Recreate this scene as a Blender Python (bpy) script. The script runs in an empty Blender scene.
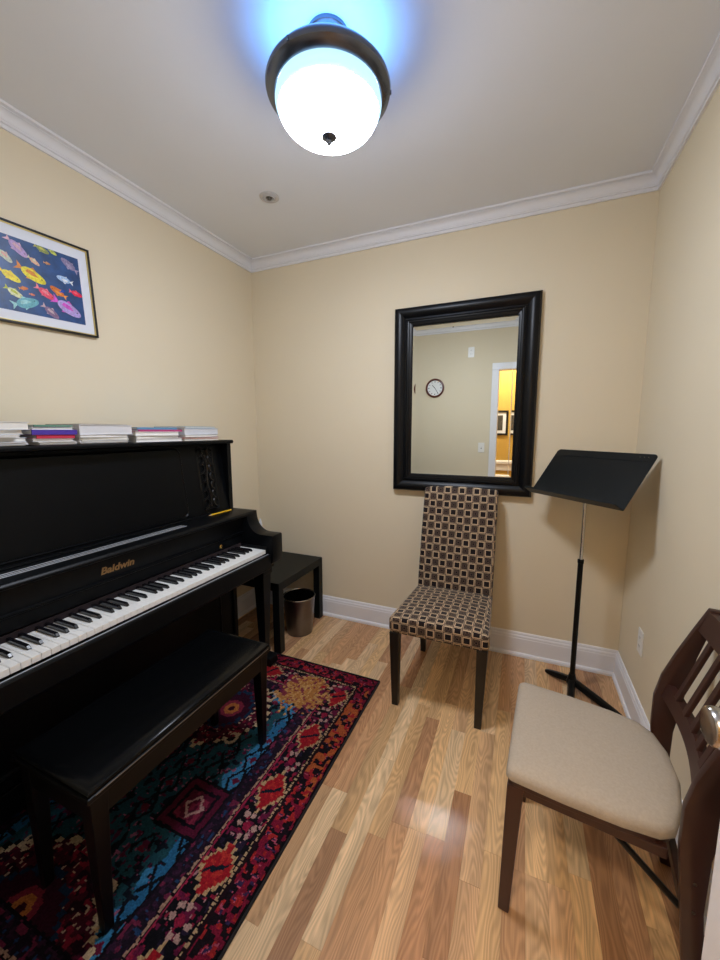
import bpy, bmesh, math, random
import numpy as np
from mathutils import Vector, Matrix

random.seed(7)
PI = math.pi
scene = bpy.context.scene
COL = scene.collection

# ---------------------------------------------------------------- camera
YAW, PITCH, ROLL, FPX = 0.4045, -0.1271, -0.0010, 380.0
CAM = Vector((0.0, 0.0, 1.353))
_f = Vector((-math.sin(YAW) * math.cos(PITCH), math.cos(YAW) * math.cos(PITCH), math.sin(PITCH)))
_r = Vector((math.cos(YAW), math.sin(YAW), 0.0))
_u = _r.cross(_f)
_R = _r * math.cos(ROLL) + _u * math.sin(ROLL)
_U = _u * math.cos(ROLL) - _r * math.sin(ROLL)
cam_data = bpy.data.cameras.new('camera')
cam = bpy.data.objects.new('camera', cam_data)
COL.objects.link(cam)
cam.matrix_world = Matrix(((_R.x, _U.x, -_f.x, CAM.x), (_R.y, _U.y, -_f.y, CAM.y), (_R.z, _U.z, -_f.z, CAM.z), (0, 0, 0, 1)))
cam_data.sensor_fit = 'VERTICAL'
cam_data.sensor_height = 36.0
cam_data.lens = FPX / 960.0 * 36.0
cam_data.clip_start = 0.01
scene.camera = cam


def P(px, py, axis, val):
    """photo pixel -> point where its ray meets the plane axis = val"""
    d = _f + _R * ((px - 360) / FPX) + _U * ((480 - py) / FPX)
    return CAM + d * ((val - CAM[axis]) / d[axis])


# ---------------------------------------------------------------- light and exposure
world = bpy.data.worlds.new('world')
scene.world = world
world.use_nodes = True
world.node_tree.nodes['Background'].inputs[0].default_value = (0.9, 0.95, 1.0, 1)
world.node_tree.nodes['Background'].inputs[1].default_value = 0.05
LAMP_STRENGTH = 17.0        # glowing glass bowl of the ceiling lamp
LAMP_COLOR = (0.90, 0.965, 1.09)
COLLAR_STRENGTH = 0.3
UPLIGHT_W = 0.45             # added blue light above the lamp's pan, tints the ceiling
UPLIGHT_COLOR = (0.10, 0.38, 1.0)
HALL_STRENGTH = 30.0        # warm lamp of the hall outside the door
HALL_COLOR = (1.0, 0.90, 0.74)
vs = scene.view_settings
vs.view_transform = 'Standard'
vs.look = 'None'
vs.gamma = 1.0
vs.use_curve_mapping = False
vs.exposure = 2.28

# ---------------------------------------------------------------- room dimensions
XL, XR, YF, YB, ZC = -1.870, 0.539, 0.050, 2.372, 2.564
YH = -0.060                 # hall side of the front wall
YHW = -1.056               # far wall of the hall
DX0, DX1, DZ = -0.288, 0.420, 2.040   # door opening


# ---------------------------------------------------------------- helpers
def srgb(h):
    h = h.lstrip('#')
    v = [int(h[i:i + 2], 16) / 255 for i in (0, 2, 4)]
    return tuple(c / 12.92 if c <= 0.04045 else ((c + 0.055) / 1.055) ** 2.4 for c in v)


MATS = {}


def new_mat(name):
    m = bpy.data.materials.new(name)
    m.use_nodes = True
    MATS[name] = m
    nt = m.node_tree
    return m, nt, nt.nodes['Principled BSDF']


def simple(name, col, rough=0.5, metal=0.0, noise=0.0, nscale=40.0, bump=0.0, bscale=200.0, spec=0.5, coat=0.0):
    m, nt, b = new_mat(name)
    c = srgb(col) if isinstance(col, str) else col
    b.inputs['Base Color'].default_value = (*c, 1)
    b.inputs['Roughness'].default_value = rough
    b.inputs['Metallic'].default_value = metal
    b.inputs['Specular IOR Level'].default_value = spec
    b.inputs['Coat Weight'].default_value = coat
    tc = nt.nodes.new('ShaderNodeTexCoord')
    if noise > 0:
        n = nt.nodes.new('ShaderNodeTexNoise')
        n.inputs['Scale'].default_value = nscale
        n.inputs['Detail'].default_value = 4
        nt.links.new(tc.outputs['Object'], n.inputs['Vector'])
        mx = nt.nodes.new('ShaderNodeMix')
        mx.data_type = 'RGBA'
        mx.inputs['A'].default_value = (*[x * (1 - noise) for x in c], 1)
        mx.inputs['B'].default_value = (*[min(1, x * (1 + noise)) for x in c], 1)
        nt.links.new(n.outputs['Fac'], mx.inputs['Factor'])
        nt.links.new(mx.outputs['Result'], b.inputs['Base Color'])
    if bump > 0:
        n2 = nt.nodes.new('ShaderNodeTexNoise')
        n2.inputs['Scale'].default_value = bscale
        n2.inputs['Detail'].default_value = 3
        nt.links.new(tc.outputs['Object'], n2.inputs['Vector'])
        bp = nt.nodes.new('ShaderNodeBump')
        bp.inputs['Strength'].default_value = bump
        bp.inputs['Distance'].default_value = 0.002
        nt.links.new(n2.outputs['Fac'], bp.inputs['Height'])
        nt.links.new(bp.outputs['Normal'], b.inputs['Normal'])
    return m


def emissive(name, col, strength, base='#ffffff'):
    m, nt, b = new_mat(name)
    b.inputs['Base Color'].default_value = (*srgb(base), 1)
    b.inputs['Roughness'].default_value = 0.25
    b.inputs['Emission Color'].default_value = (*col, 1)
    b.inputs['Emission Strength'].default_value = strength
    return m


def attr_mat(name, attr='col', rough=0.8, grain=0.0, gscale=300.0, bump=0.0, spec=0.3):
    m, nt, b = new_mat(name)
    a = nt.nodes.new('ShaderNodeAttribute')
    a.attribute_name = attr
    out = a.outputs['Color']
    tc = nt.nodes.new('ShaderNodeTexCoord')
    n = nt.nodes.new('ShaderNodeTexNoise')
    n.inputs['Scale'].default_value = gscale
    n.inputs['Detail'].default_value = 2
    nt.links.new(tc.outputs['Object'], n.inputs['Vector'])
    if grain > 0:
        mr = nt.nodes.new('ShaderNodeMapRange')
        mr.inputs['From Min'].default_value = 0.3
        mr.inputs['From Max'].default_value = 0.7
        mr.inputs['To Min'].default_value = 1 - grain
        mr.inputs['To Max'].default_value = 1 + grain
        nt.links.new(n.outputs['Fac'], mr.inputs['Value'])
        vm = nt.nodes.new('ShaderNodeVectorMath')
        vm.operation = 'SCALE'
        nt.links.new(out, vm.inputs[0])
        nt.links.new(mr.outputs['Result'], vm.inputs['Scale'])
        out = vm.outputs['Vector']
    nt.links.new(out, b.inputs['Base Color'])
    b.inputs['Roughness'].default_value = rough
    b.inputs['Specular IOR Level'].default_value = spec
    if bump > 0:
        bp = nt.nodes.new('ShaderNodeBump')
        bp.inputs['Strength'].default_value = bump
        bp.inputs['Distance'].default_value = 0.003
        nt.links.new(n.outputs['Fac'], bp.inputs['Height'])
        nt.links.new(bp.outputs['Normal'], b.inputs['Normal'])
    return m


class MB:
    """collects verts and faces of one mesh"""

    def __init__(s):
        s.v, s.f = [], []

    def add(s, vs_, fs_):
        o = len(s.v)
        s.v += [tuple(x) for x in vs_]
        s.f += [tuple(i + o for i in f) for f in fs_]
        return s

    def box(s, x0, x1, y0, y1, z0, z1):
        v = [(x, y, z) for x in (x0, x1) for y in (y0, y1) for z in (z0, z1)]
        return s.add(v, [(0, 1, 3, 2), (4, 6, 7, 5), (0, 4, 5, 1), (2, 3, 7, 6), (0, 2, 6, 4), (1, 5, 7, 3)])

    def frustum(s, c0, h0, c1, h1):
        """square tapered bar between (x,y,z) centres with half sizes (hx,hy)"""
        v = []
        for c, h in ((c0, h0), (c1, h1)):
            v += [(c[0] - h[0], c[1] - h[1], c[2]), (c[0] + h[0], c[1] - h[1], c[2]), (c[0] + h[0], c[1] + h[1], c[2]), (c[0] - h[0], c[1] + h[1], c[2])]
        return s.add(v, [(3, 2, 1, 0), (4, 5, 6, 7), (0, 1, 5, 4), (1, 2, 6, 5), (2, 3, 7, 6), (3, 0, 4, 7)])

    def prism(s, poly, a0, a1, axis):
        """poly: 2-D outline; extruded along axis (0: poly=(y,z), 1: poly=(x,z), 2: poly=(x,y))"""
        n = len(poly)

        def pt(q, a):
            return {0: (a, q[0], q[1]), 1: (q[0], a, q[1]), 2: (q[0], q[1], a)}[axis]
        v = [pt(q, a0) for q in poly] + [pt(q, a1) for q in poly]
        f = [tuple(range(n))[::-1], tuple(range(n, 2 * n))]
        f += [(i, (i + 1) % n, n + (i + 1) % n, n + i) for i in range(n)]
        return s.add(v, f)

    def lathe(s, prof, c=(0, 0, 0), seg=32, axis=2, caps=True):
        """prof: (r, h) list along axis"""
        v, f = [], []
        for r, h in prof:
            for k in range(seg):
                a = 2 * PI * k / seg
                q = (r * math.cos(a), r * math.sin(a))
                v.append({2: (c[0] + q[0], c[1] + q[1], c[2] + h), 0: (c[0] + h, c[1] + q[0], c[2] + q[1]), 1: (c[0] + q[0], c[1] + h, c[2] + q[1])}[axis])
        m = len(prof)
        for i in range(m - 1):
            for k in range(seg):
                k2 = (k + 1) % seg
                f.append((i * seg + k, i * seg + k2, (i + 1) * seg + k2, (i + 1) * seg + k))
        caps = caps and tuple(prof[0]) != tuple(prof[-1])
        if caps and prof[0][0] > 1e-6:
            f.append(tuple(range(seg))[::-1])
        if caps and prof[-1][0] > 1e-6:
            f.append(tuple((m - 1) * seg + k for k in range(seg)))
        return s.add(v, f)

    def tube(s, pts, rad, seg=10):
        pts = [Vector(q) for q in pts]
        rads = rad if isinstance(rad, (list, tuple)) else [rad] * len(pts)
        v, f = [], []
        t0 = (pts[1] - pts[0]).normalized()
        n = t0.orthogonal().normalized()
        for i, q in enumerate(pts):
            t = (pts[min(i + 1, len(pts) - 1)] - pts[max(i - 1, 0)]).normalized()
            n = (n - t * n.dot(t)).normalized()
            b = t.cross(n)
            for k in range(seg):
                a = 2 * PI * k / seg
                v.append(q + (n * math.cos(a) + b * math.sin(a)) * rads[i])
        for i in range(len(pts) - 1):
            for k in range(seg):
                k2 = (k + 1) % seg
                f.append((i * seg + k, i * seg + k2, (i + 1) * seg + k2, (i + 1) * seg + k))
        f.append(tuple(range(seg))[::-1])
        f.append(tuple((len(pts) - 1) * seg + k for k in range(seg)))
        return s.add(v, f)

    def mesh(s, name, mat=None, off=(0, 0, 0), smooth=False, bevel=0.0, bseg=2, sharp=35):
        me = bpy.data.meshes.new(name)
        me.from_pydata([(x - off[0], y - off[1], z - off[2]) for x, y, z in s.v], [], s.f)
        bm = bmesh.new()
        bm.from_mesh(me)
        bmesh.ops.remove_doubles(bm, verts=bm.verts, dist=1e-6)
        bmesh.ops.recalc_face_normals(bm, faces=bm.faces)
        if bevel > 0:
            es = [e for e in bm.edges if len(e.link_faces) == 2 and e.calc_face_angle(0) > math.radians(sharp)]
            bmesh.ops.bevel(bm, geom=es, offset=bevel, segments=bseg, profile=0.5, affect='EDGES', clamp_overlap=True)
        bm.to_mesh(me)
        bm.free()
        if smooth:
            for pl in me.polygons:
                pl.use_smooth = True
            if hasattr(me, 'set_sharp_from_angle'):
                me.set_sharp_from_angle(angle=math.radians(sharp))
        if mat:
            me.materials.append(mat)
        return me


def org(o):
    """world position of a thing, its parts being at its origin"""
    v = Vector((0, 0, 0))
    while o is not None:
        v += o.location
        o = o.parent
    return v


def link(name, me, parent=None, loc=(0, 0, 0)):
    o = bpy.data.objects.new(name, me)
    COL.objects.link(o)
    o.parent = parent
    o.location = loc
    return o


def part(name, mb, mat, parent, local=False, **kw):
    """a part whose geometry is given in world (or thing-local) coordinates"""
    off = (0, 0, 0) if local else org(parent)
    return link(name, mb.mesh(name, mat, off, **kw), parent)


def tag(o, label, cat, group=None):
    o['label'] = label
    o['category'] = cat
    if group:
        o['group'] = group
    return o


def thing(name, label, cat, loc=(0, 0, 0), rotz=0.0, group=None):
    o = bpy.data.objects.new(name, None)
    COL.objects.link(o)
    o.empty_display_size = 0.05
    o.location = loc
    o.rotation_euler = (0, 0, rotz)
    return tag(o, label, cat, group)


def solo(name, mb, mat, label, cat, loc=(0, 0, 0), group=None, **kw):
    o = link(name, mb.mesh(name, mat, loc, **kw), None, loc)
    return tag(o, label, cat, group)


def struct(name, mb, mat, parent=None, **kw):
    o = link(name, mb.mesh(name, mat, **kw), parent)
    if parent is None:
        o['kind'] = 'structure'
    return o


# ---------------------------------------------------------------- materials
simple('wall_paint', '#e7dabf', 0.75, noise=0.02, nscale=3, bump=0.05, bscale=350, spec=0.25)
simple('hall_paint', '#cfaa58', 0.75, noise=0.02, nscale=3, bump=0.05, bscale=350, spec=0.25)
simple('ceiling_paint', '#eceef3', 0.85, noise=0.02, nscale=4, bump=0.05, bscale=300, spec=0.2)
simple('white_trim', '#eeeef2', 0.35, noise=0.01)
simple('door_paint', '#eeeff4', 0.35, noise=0.01)
simple('piano_black', (0.0020, 0.0026, 0.0036), 0.36, noise=0.25, nscale=14, bump=0.03, bscale=60, spec=0.16)
simple('piano_carving', (0.0022, 0.0024, 0.003), 0.28, spec=0.3)
simple('black_key', (0.006, 0.006, 0.008), 0.2)
simple('white_key', '#f2f1ee', 0.22, noise=0.01)
simple('bench_leather', (0.0022, 0.0025, 0.003), 0.2, bump=0.05, bscale=120, spec=0.2)
simple('bench_wood', (0.003, 0.0027, 0.0026), 0.32, noise=0.3, nscale=12, spec=0.22)
simple('edge_brown', '#6d5a48', 0.6, noise=0.3, nscale=80)
simple('gold_paint', '#a07c4c', 0.45, metal=0.2)
simple('brass', '#d2a85e', 0.25, metal=1.0)
simple('silver_strip', '#c8cedb', 0.3, metal=0.6)
simple('table_black', '#0b0e0e', 0.45, noise=0.1, spec=0.22)
simple('brushed_steel', '#7a7676', 0.28, metal=1.0, noise=0.05, nscale=30)
simple('bin_inside', '#030303', 0.8, spec=0.05)
simple('stand_black', '#0c1114', 0.42, noise=0.08, bump=0.05, bscale=600, spec=0.25)
simple('stand_base', '#07090a', 0.4, spec=0.25)
simple('chrome', '#d8d8d8', 0.12, metal=1.0)
simple('nickel', '#b4b0ac', 0.24, metal=1.0)
simple('lamp_nickel', '#6c717c', 0.27, metal=1.0)
simple('mirror_frame_black', '#06080c', 0.34, noise=0.1, nscale=8, spec=0.25)
simple('mirror_glass', '#e4e8e4', 0.0, metal=1.0)
simple('chair_leg_black', '#070505', 0.35, noise=0.2, nscale=20)
simple('walnut', '#371d17', 0.42, noise=0.3, nscale=9)
simple('beige_seat', '#a6998a', 0.9, noise=0.14, nscale=160, bump=0.35, bscale=420, spec=0.15)
simple('black_metal', '#0b0b0c', 0.4, metal=0.4)
simple('plate_plastic', '#f0eee9', 0.3)
simple('slot_dark', '#2a2826', 0.6)
simple('paper', '#e8e8ea', 0.8, noise=0.04, nscale=60)
simple('clock_wood', '#5c2318', 0.35, noise=0.2)
simple('clock_face', '#f1f1ef', 0.5)
simple('ink', '#18181a', 0.6)
simple('frame_black', '#0d0d0f', 0.3)
simple('frame_gold', '#d8c27c', 0.35, metal=0.5)
simple('mat_board', '#e4e8f2', 0.85, noise=0.01)
simple('ocean_print', '#24497f', 0.35, noise=0.8, nscale=26)
attr_mat('fish_print', rough=0.35, grain=0.22, gscale=160)
attr_mat('rug_pile', rough=0.95, grain=0.28, gscale=420, bump=0.5, spec=0.1)
simple('rug_edge', '#120e14', 0.95)
simple('pencil_yellow', '#f0bd1e', 0.4)
simple('pencil_wood', '#d8b184', 0.7)
simple('bottle_white', '#e6e9ee', 0.4)
simple('ceiling_metal', '#c9c7c6', 0.4, metal=0.2)
emissive('lamp_glass', LAMP_COLOR, LAMP_STRENGTH)
emissive('lamp_collar', (0.40, 0.72, 1.0), COLLAR_STRENGTH, '#8a949c')
emissive('hall_lamp_glass', HALL_COLOR, HALL_STRENGTH)


def make_wood_floor():
    m, nt, b = new_mat('oak_strip')
    N, L = nt.nodes.new, nt.links.new
    tc = N('ShaderNodeTexCoord')
    oi = N('ShaderNodeObjectInfo')
    mul = N('ShaderNodeMath'); mul.operation = 'MULTIPLY'; mul.inputs[1].default_value = 37.0
    L(oi.outputs['Random'], mul.inputs[0])
    cmb = N('ShaderNodeCombineXYZ')
    L(mul.outputs[0], cmb.inputs['Z'])
    L(mul.outputs[0], cmb.inputs['X'])
    add = N('ShaderNodeVectorMath'); add.operation = 'ADD'
    L(tc.outputs['Object'], add.inputs[0]); L(cmb.outputs[0], add.inputs[1])
    mp = N('ShaderNodeMapping'); mp.inputs['Scale'].default_value = (1.0, 0.16, 1.0)
    L(add.outputs[0], mp.inputs['Vector'])
    # cathedral figure: contour lines of a stretched noise field
    n1 = N('ShaderNodeTexNoise'); n1.inputs['Scale'].default_value = 13; n1.inputs['Detail'].default_value = 1.5
    L(mp.outputs[0], n1.inputs['Vector'])
    k = N('ShaderNodeMath'); k.operation = 'MULTIPLY'; k.inputs[1].default_value = 140.0
    L(n1.outputs['Fac'], k.inputs[0])
    sn = N('ShaderNodeMath'); sn.operation = 'SINE'; L(k.outputs[0], sn.inputs[0])
    # fine fibres
    mp2 = N('ShaderNodeMapping'); mp2.inputs['Scale'].default_value = (1.0, 0.02, 1.0)
    L(add.outputs[0], mp2.inputs['Vector'])
    n2 = N('ShaderNodeTexNoise'); n2.inputs['Scale'].default_value = 260; n2.inputs['Detail'].default_value = 3
    L(mp2.outputs[0], n2.inputs['Vector'])
    # broad tone drift
    n3 = N('ShaderNodeTexNoise'); n3.inputs['Scale'].default_value = 22; n3.inputs['Detail'].default_value = 2
    L(mp2.outputs[0], n3.inputs['Vector'])

    def rng(src, lo, hi, fmin=-1.0, fmax=1.0):
        r = N('ShaderNodeMapRange')
        r.inputs['From Min'].default_value = fmin; r.inputs['From Max'].default_value = fmax
        r.inputs['To Min'].default_value = lo; r.inputs['To Max'].default_value = hi
        L(src, r.inputs['Value'])
        return r.outputs['Result']

    def mult(a, c):
        q = N('ShaderNodeMath'); q.operation = 'MULTIPLY'; L(a, q.inputs[0]); L(c, q.inputs[1]); return q.outputs[0]
    g = mult(mult(rng(sn.outputs[0], 0.80, 1.05), rng(n2.outputs['Fac'], 0.88, 1.08, 0.3, 0.7)), rng(n3.outputs['Fac'], 0.82, 1.14, 0.3, 0.7))
    # knots
    vo = N('ShaderNodeTexVoronoi'); vo.inputs['Scale'].default_value = 4.2
    mp3 = N('ShaderNodeMapping'); mp3.inputs['Scale'].default_value = (1.0, 0.55, 1.0)
    L(add.outputs[0], mp3.inputs['Vector']); L(mp3.outputs[0], vo.inputs['Vector'])
    g = mult(g, rng(vo.outputs['Distance'], 0.42, 1.0, 0.02, 0.06))
    sc = N('ShaderNodeVectorMath'); sc.operation = 'SCALE'
    L(oi.outputs['Color'], sc.inputs[0]); L(g, sc.inputs['Scale'])
    gm = N('ShaderNodeHueSaturation')
    L(sc.outputs[0], gm.inputs['Color'])
    L(gm.outputs[0], b.inputs['Base Color'])
    b.inputs['Roughness'].default_value = 0.25
    b.inputs['Specular IOR Level'].default_value = 0.45
    bp = N('ShaderNodeBump'); bp.inputs['Strength'].default_value = 0.06; bp.inputs['Distance'].default_value = 0.001
    L(n2.outputs['Fac'], bp.inputs['Height']); L(bp.outputs[0], b.inputs['Normal'])
    return m


def make_chair_fabric():
    m, nt, b = new_mat('squares_fabric')
    N, L = nt.nodes.new, nt.links.new
    uv = N('ShaderNodeUVMap')
    sx = N('ShaderNodeSeparateXYZ'); L(uv.outputs[0], sx.inputs[0])

    def M(op, a, c=None):
        q = N('ShaderNodeMath'); q.operation = op
        for i, z in enumerate((a, c)):
            if z is None:
                continue
            if isinstance(z, (int, float)):
                q.inputs[i].default_value = z
            else:
                L(z, q.inputs[i])
        return q.outputs[0]
    cu = M('DIVIDE', sx.outputs['X'], 0.0415)
    cv = M('DIVIDE', sx.outputs['Y'], 0.0415)
    iu, iv = M('FLOOR', cu), M('FLOOR', cv)
    du = M('ABSOLUTE', M('SUBTRACT', M('FRACT', cu), 0.5))
    dv = M('ABSOLUTE', M('SUBTRACT', M('FRACT', cv), 0.5))
    d = M('MAXIMUM', du, dv)
    chk = M('FLOORED_MODULO', M('ADD', iu, iv), 2.0)
    # A: dark centre in a cream frame
    rA = N('ShaderNodeValToRGB'); rA.color_ramp.interpolation = 'CONSTANT'
    e = rA.color_ramp.elements
    dark, brown, cream, tan = srgb('#160d10'), srgb('#33262a'), srgb('#c4a988'), srgb('#7a6252')
    e[0].position = 0.0; e[0].color = (*dark, 1)
    e[1].position = 0.33; e[1].color = (*cream, 1)
    q = e.new(0.45); q.color = (*brown, 1)
    rB = N('ShaderNodeValToRGB'); rB.color_ramp.interpolation = 'CONSTANT'
    e = rB.color_ramp.elements
    e[0].position = 0.0; e[0].color = (*dark, 1)
    e[1].position = 0.13; e[1].color = (*tan, 1)
    for pos, c in ((0.17, dark), (0.27, tan), (0.305, dark), (0.42, cream), (0.47, brown)):
        q = e.new(pos); q.color = (*c, 1)
    L(d, rA.inputs[0]); L(d, rB.inputs[0])
    mx = N('ShaderNodeMix'); mx.data_type = 'RGBA'
    L(chk, mx.inputs['Factor']); L(rA.outputs[0], mx.inputs['A']); L(rB.outputs[0], mx.inputs['B'])
    L(mx.outputs['Result'], b.inputs['Base Color'])
    b.inputs['Roughness'].default_value = 0.8
    b.inputs['Specular IOR Level'].default_value = 0.2
    b.inputs['Sheen Weight'].default_value = 0.15
    return m


make_wood_floor()
make_chair_fabric()
M_ = MATS

# ================================================================ STRUCTURE
# floor: a slab with single oak strips on it
floor = struct('floor', MB().box(XL, XR, YH, YB, -0.06, -0.014), simple('subfloor', '#6b4a30', 0.8))
W = 0.0615
x = -0.422
while x - W > XL:
    x -= W
edges = [XL]
while x < XR:
    if x > XL + 0.004:
        edges.append(x)
    x += W
edges.append(XR)
TONES = ['#cfa67c', '#dab68e', '#c69c73', '#b48763', '#dfbe95', '#caa078', '#ae7f5a', '#d4aa7a', '#c2936a', '#b58a64', '#d9b080']
KNOWN = {-0.422: [1.05, 1.72], -0.3605: [1.117, 0.55, 1.65], -0.299: [1.12, 1.78], -0.2375: [1.124, 1.62], -0.1145: [1.032, 1.66], 0.0085: [1.128], 0.07: [1.128, 1.75],
         0.1315: [1.128], 0.193: [1.183, 1.9], -0.6065: [1.15, 1.83], -0.668: [0.7, 1.148]}
for i in range(len(edges) - 1):
    a, c = edges[i], edges[i + 1]
    joints = None
    for kx, js in KNOWN.items():
        if abs(a - kx) < 0.003:
            joints = sorted(js)
    if joints is None:
        joints, y = [], YF + random.uniform(0.1, 0.6)
        while y < YB - 0.15:
            joints.append(y)
            y += random.uniform(0.38, 0.85)
    ys = [YH] + joints + [YB]
    for j in range(len(ys) - 1):
        mb = MB().box(-(c - a) / 2 + 0.0001, (c - a) / 2 - 0.0001, -(ys[j + 1] - ys[j]) / 2 + 0.00015, (ys[j + 1] - ys[j]) / 2 - 0.00015, -0.014, 0.0)
        o = link('plank', mb.mesh('plank', M_['oak_strip'], bevel=0.0003, bseg=1), floor, ((a + c) / 2, (ys[j] + ys[j + 1]) / 2, -random.uniform(0, 0.0003)))
        t = srgb(random.choice(TONES))
        k = random.uniform(0.92, 1.2)
        o.color = (t[0] * k, t[1] * k, t[2] * k, 1)

TH = 0.10
struct('ceiling', MB().box(XL - TH, XR + TH, YH, YB + TH, ZC, ZC + 0.08), M_['ceiling_paint'])
struct('wall_left', MB().box(XL - TH, XL, YH, YB + TH, -0.06, ZC), M_['wall_paint'])
struct('wall_back', MB().box(XL, XR, YB, YB + TH, -0.06, ZC), M_['wall_paint'])
struct('wall_right', MB().box(XR, XR + TH, YH, YB + TH, -0.06, ZC), M_['wall_paint'])
mb = MB().box(XL, DX0 - 0.02, YH, YF, -0.06, ZC).box(DX1 + 0.02, XR, YH, YF, -0.06, ZC).box(DX0 - 0.02, DX1 + 0.02, YH, YF, DZ + 0.02, ZC)
struct('wall_front', mb, M_['wall_paint'])

# hall outside the doorway
HX0, HX1 = -1.30, 1.10
struct('floor_hall', MB().box(HX0, HX1, YHW, YH, -0.06, 0.0), simple('hall_floor', '#b98a5c', 0.4, noise=0.2, nscale=8))
struct('ceiling_hall', MB().box(HX0 - TH, HX1 + TH, YHW - TH, YH, ZC, ZC + 0.08), M_['ceiling_paint'])
struct('wall_hall_far', MB().box(HX0, HX1, YHW - TH, YHW, -0.06, ZC), M_['hall_paint'])
struct('wall_hall_left', MB().box(HX0 - TH, HX0, YHW - TH, YH, -0.06, ZC), M_['hall_paint'])
struct('wall_hall_right', MB().box(HX1, HX1 + TH, YHW - TH, YH, -0.06, ZC), M_['hall_paint'])
struct('trim_8', MB().prism([(YHW, 0.80), (YHW + 0.012, 0.80), (YHW + 0.014, 0.87), (YHW + 0.03, 0.90), (YHW + 0.03, 0.93), (YHW, 0.945)], HX0, HX1, 0), M_['white_trim'])
struct('baseboard_hall', MB().box(HX0, HX1, YHW, YHW + 0.014, 0, 0.14), M_['white_trim'])


def run(name, prof, p0, p1, inward, m0, m1, mat):
    """moulding along a wall; prof = (distance from wall, z); mitre factor per end"""
    p0, p1, inward = Vector(p0), Vector(p1), Vector(inward)
    d = (p1 - p0).normalized()
    v = []
    for (base, sgn, m) in ((p0, 1, m0), (p1, -1, m1)):
        for (t, z) in prof:
            q = base + inward * t + d * (sgn * t * m)
            v.append((q.x, q.y, z))
    n = len(prof)
    f = [tuple(range(n)), tuple(range(2 * n - 1, n - 1, -1))] + [(i, n + i, n + (i + 1) % n, (i + 1) % n) for i in range(n)]
    return struct(name, MB().add(v, f), mat, smooth=True, sharp=18)


# crown moulding: bead, cove and fillets
ZB = 2.490
crown = [(0.0, ZB), (0.010, ZB), (0.010, ZB + 0.011), (0.0075, ZB + 0.013), (0.0075, ZB + 0.016), (0.014, ZB + 0.018), (0.015, ZB + 0.022), (0.012, ZB + 0.026)]
for k in range(0, 9):
    a = PI / 2 * k / 8
    crown.append((0.014 + 0.022 * (1 - math.cos(a)), ZB + 0.028 + 0.030 * math.sin(a)))
crown += [(0.036, ZB + 0.060), (0.033, ZB + 0.062), (0.048, ZB + 0.064), (0.048, ZC), (0.0, ZC)]


def V2(a, b):
    return (a, b, 0)


run('trim_1', crown, V2(XL, YF), V2(XL, YB), V2(1, 0), 1, 1, M_['white_trim'])
run('trim_2', crown, V2(XL, YB), V2(XR, YB), V2(0, -1), 1, 1, M_['white_trim'])
run('trim_3', crown, V2(XR, YB), V2(XR, YF), V2(-1, 0), 1, 1, M_['white_trim'])
run('trim_4', crown, V2(XR, YF), V2(XL, YF), V2(0, 1), 1, 1, M_['white_trim'])
base = [(0.0, 0.0), (0.024, 0.0), (0.024, 0.012), (0.020, 0.020), (0.0145, 0.024), (0.0145, 0.110), (0.012, 0.116), (0.013, 0.121), (0.011, 0.128), (0.008, 0.132), (0.008, 0.140), (0.004, 0.148), (0.0, 0.148)]
run('baseboard_left', base, V2(XL, YF), V2(XL, YB), V2(1, 0), 1, 1, M_['white_trim'])
run('baseboard_back', base, V2(XL, YB), V2(XR, YB), V2(0, -1), 1, 1, M_['white_trim'])
run('baseboard_right', base, V2(XR, YB), V2(XR, YF), V2(-1, 0), 1, 1, M_['white_trim'])
run('baseboard_front', base, V2(DX0 - 0.078, YF), V2(XL, YF), V2(0, 1), 0, 1, M_['white_trim'])
# door casing and lining
CW = 0.075
cas = lambda x0, x1, z0, z1: MB().box(x0, x1, YF, YF + 0.013, z0, z1)
struct('trim_5', cas(DX0 - CW, DX0, 0, DZ), M_['white_trim'], bevel=0.004)
struct('trim_6', cas(DX1, DX1 + CW, 0, DZ), M_['white_trim'], bevel=0.004)
struct('trim_7', cas(DX0 - CW, DX1 + CW, DZ, DZ + CW), M_['white_trim'], bevel=0.004)
struct('trim_9', MB().box(DX0 - 0.02, DX0, YH, YF, 0, DZ).box(DX1, DX1 + 0.02, YH, YF, 0, DZ).box(DX0 - 0.02, DX1 + 0.02, YH, YF, DZ, DZ + 0.02), M_['white_trim'])

# the open door leaf, swung into the room (local: hinge at the origin, leaf along +y)
DW, DT = 0.712, 0.035
door = struct('door_1', MB().box(-DT, 0, 0.0, DW, 0.012, 2.02), M_['door_paint'], bevel=0.0015)
door.location = (0.413, 0.068, 0)
door.rotation_euler = (0, 0, math.asin((0.413 - DT - 0.345) / DW))
for side in (-DT, 0.0):
    for (z0, z1) in ((0.22, 0.80), (1.02, 1.56), (1.66, 1.90)):
        for (y0, y1) in ((0.11, DW / 2 - 0.05), (DW / 2 + 0.05, DW - 0.11)):
            s = -1 if side < 0 else 1
            v, f = [], []
            for ins, dx in ((0, 0), (0.02, 0.0), (0.045, 0.006)):
                v += [(side + s * dx, yy, zz) for yy, zz in ((y0 + ins, z0 + ins), (y1 - ins, z0 + ins), (y1 - ins, z1 - ins), (y0 + ins, z1 - ins))]
            f = [(0, 1, 5, 4), (1, 2, 6, 5), (2, 3, 7, 6), (3, 0, 4, 7), (4, 5, 9, 8), (5, 6, 10, 9), (6, 7, 11, 10), (7, 4, 8, 11), (8, 9, 10, 11)]
            link('door_panel', MB().add([(q[0] + s * 0.0005, q[1], q[2]) for q in v], f).mesh('door_panel', M_['door_paint']), door)
KY, KZ = DW - 0.062, 0.895
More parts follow.
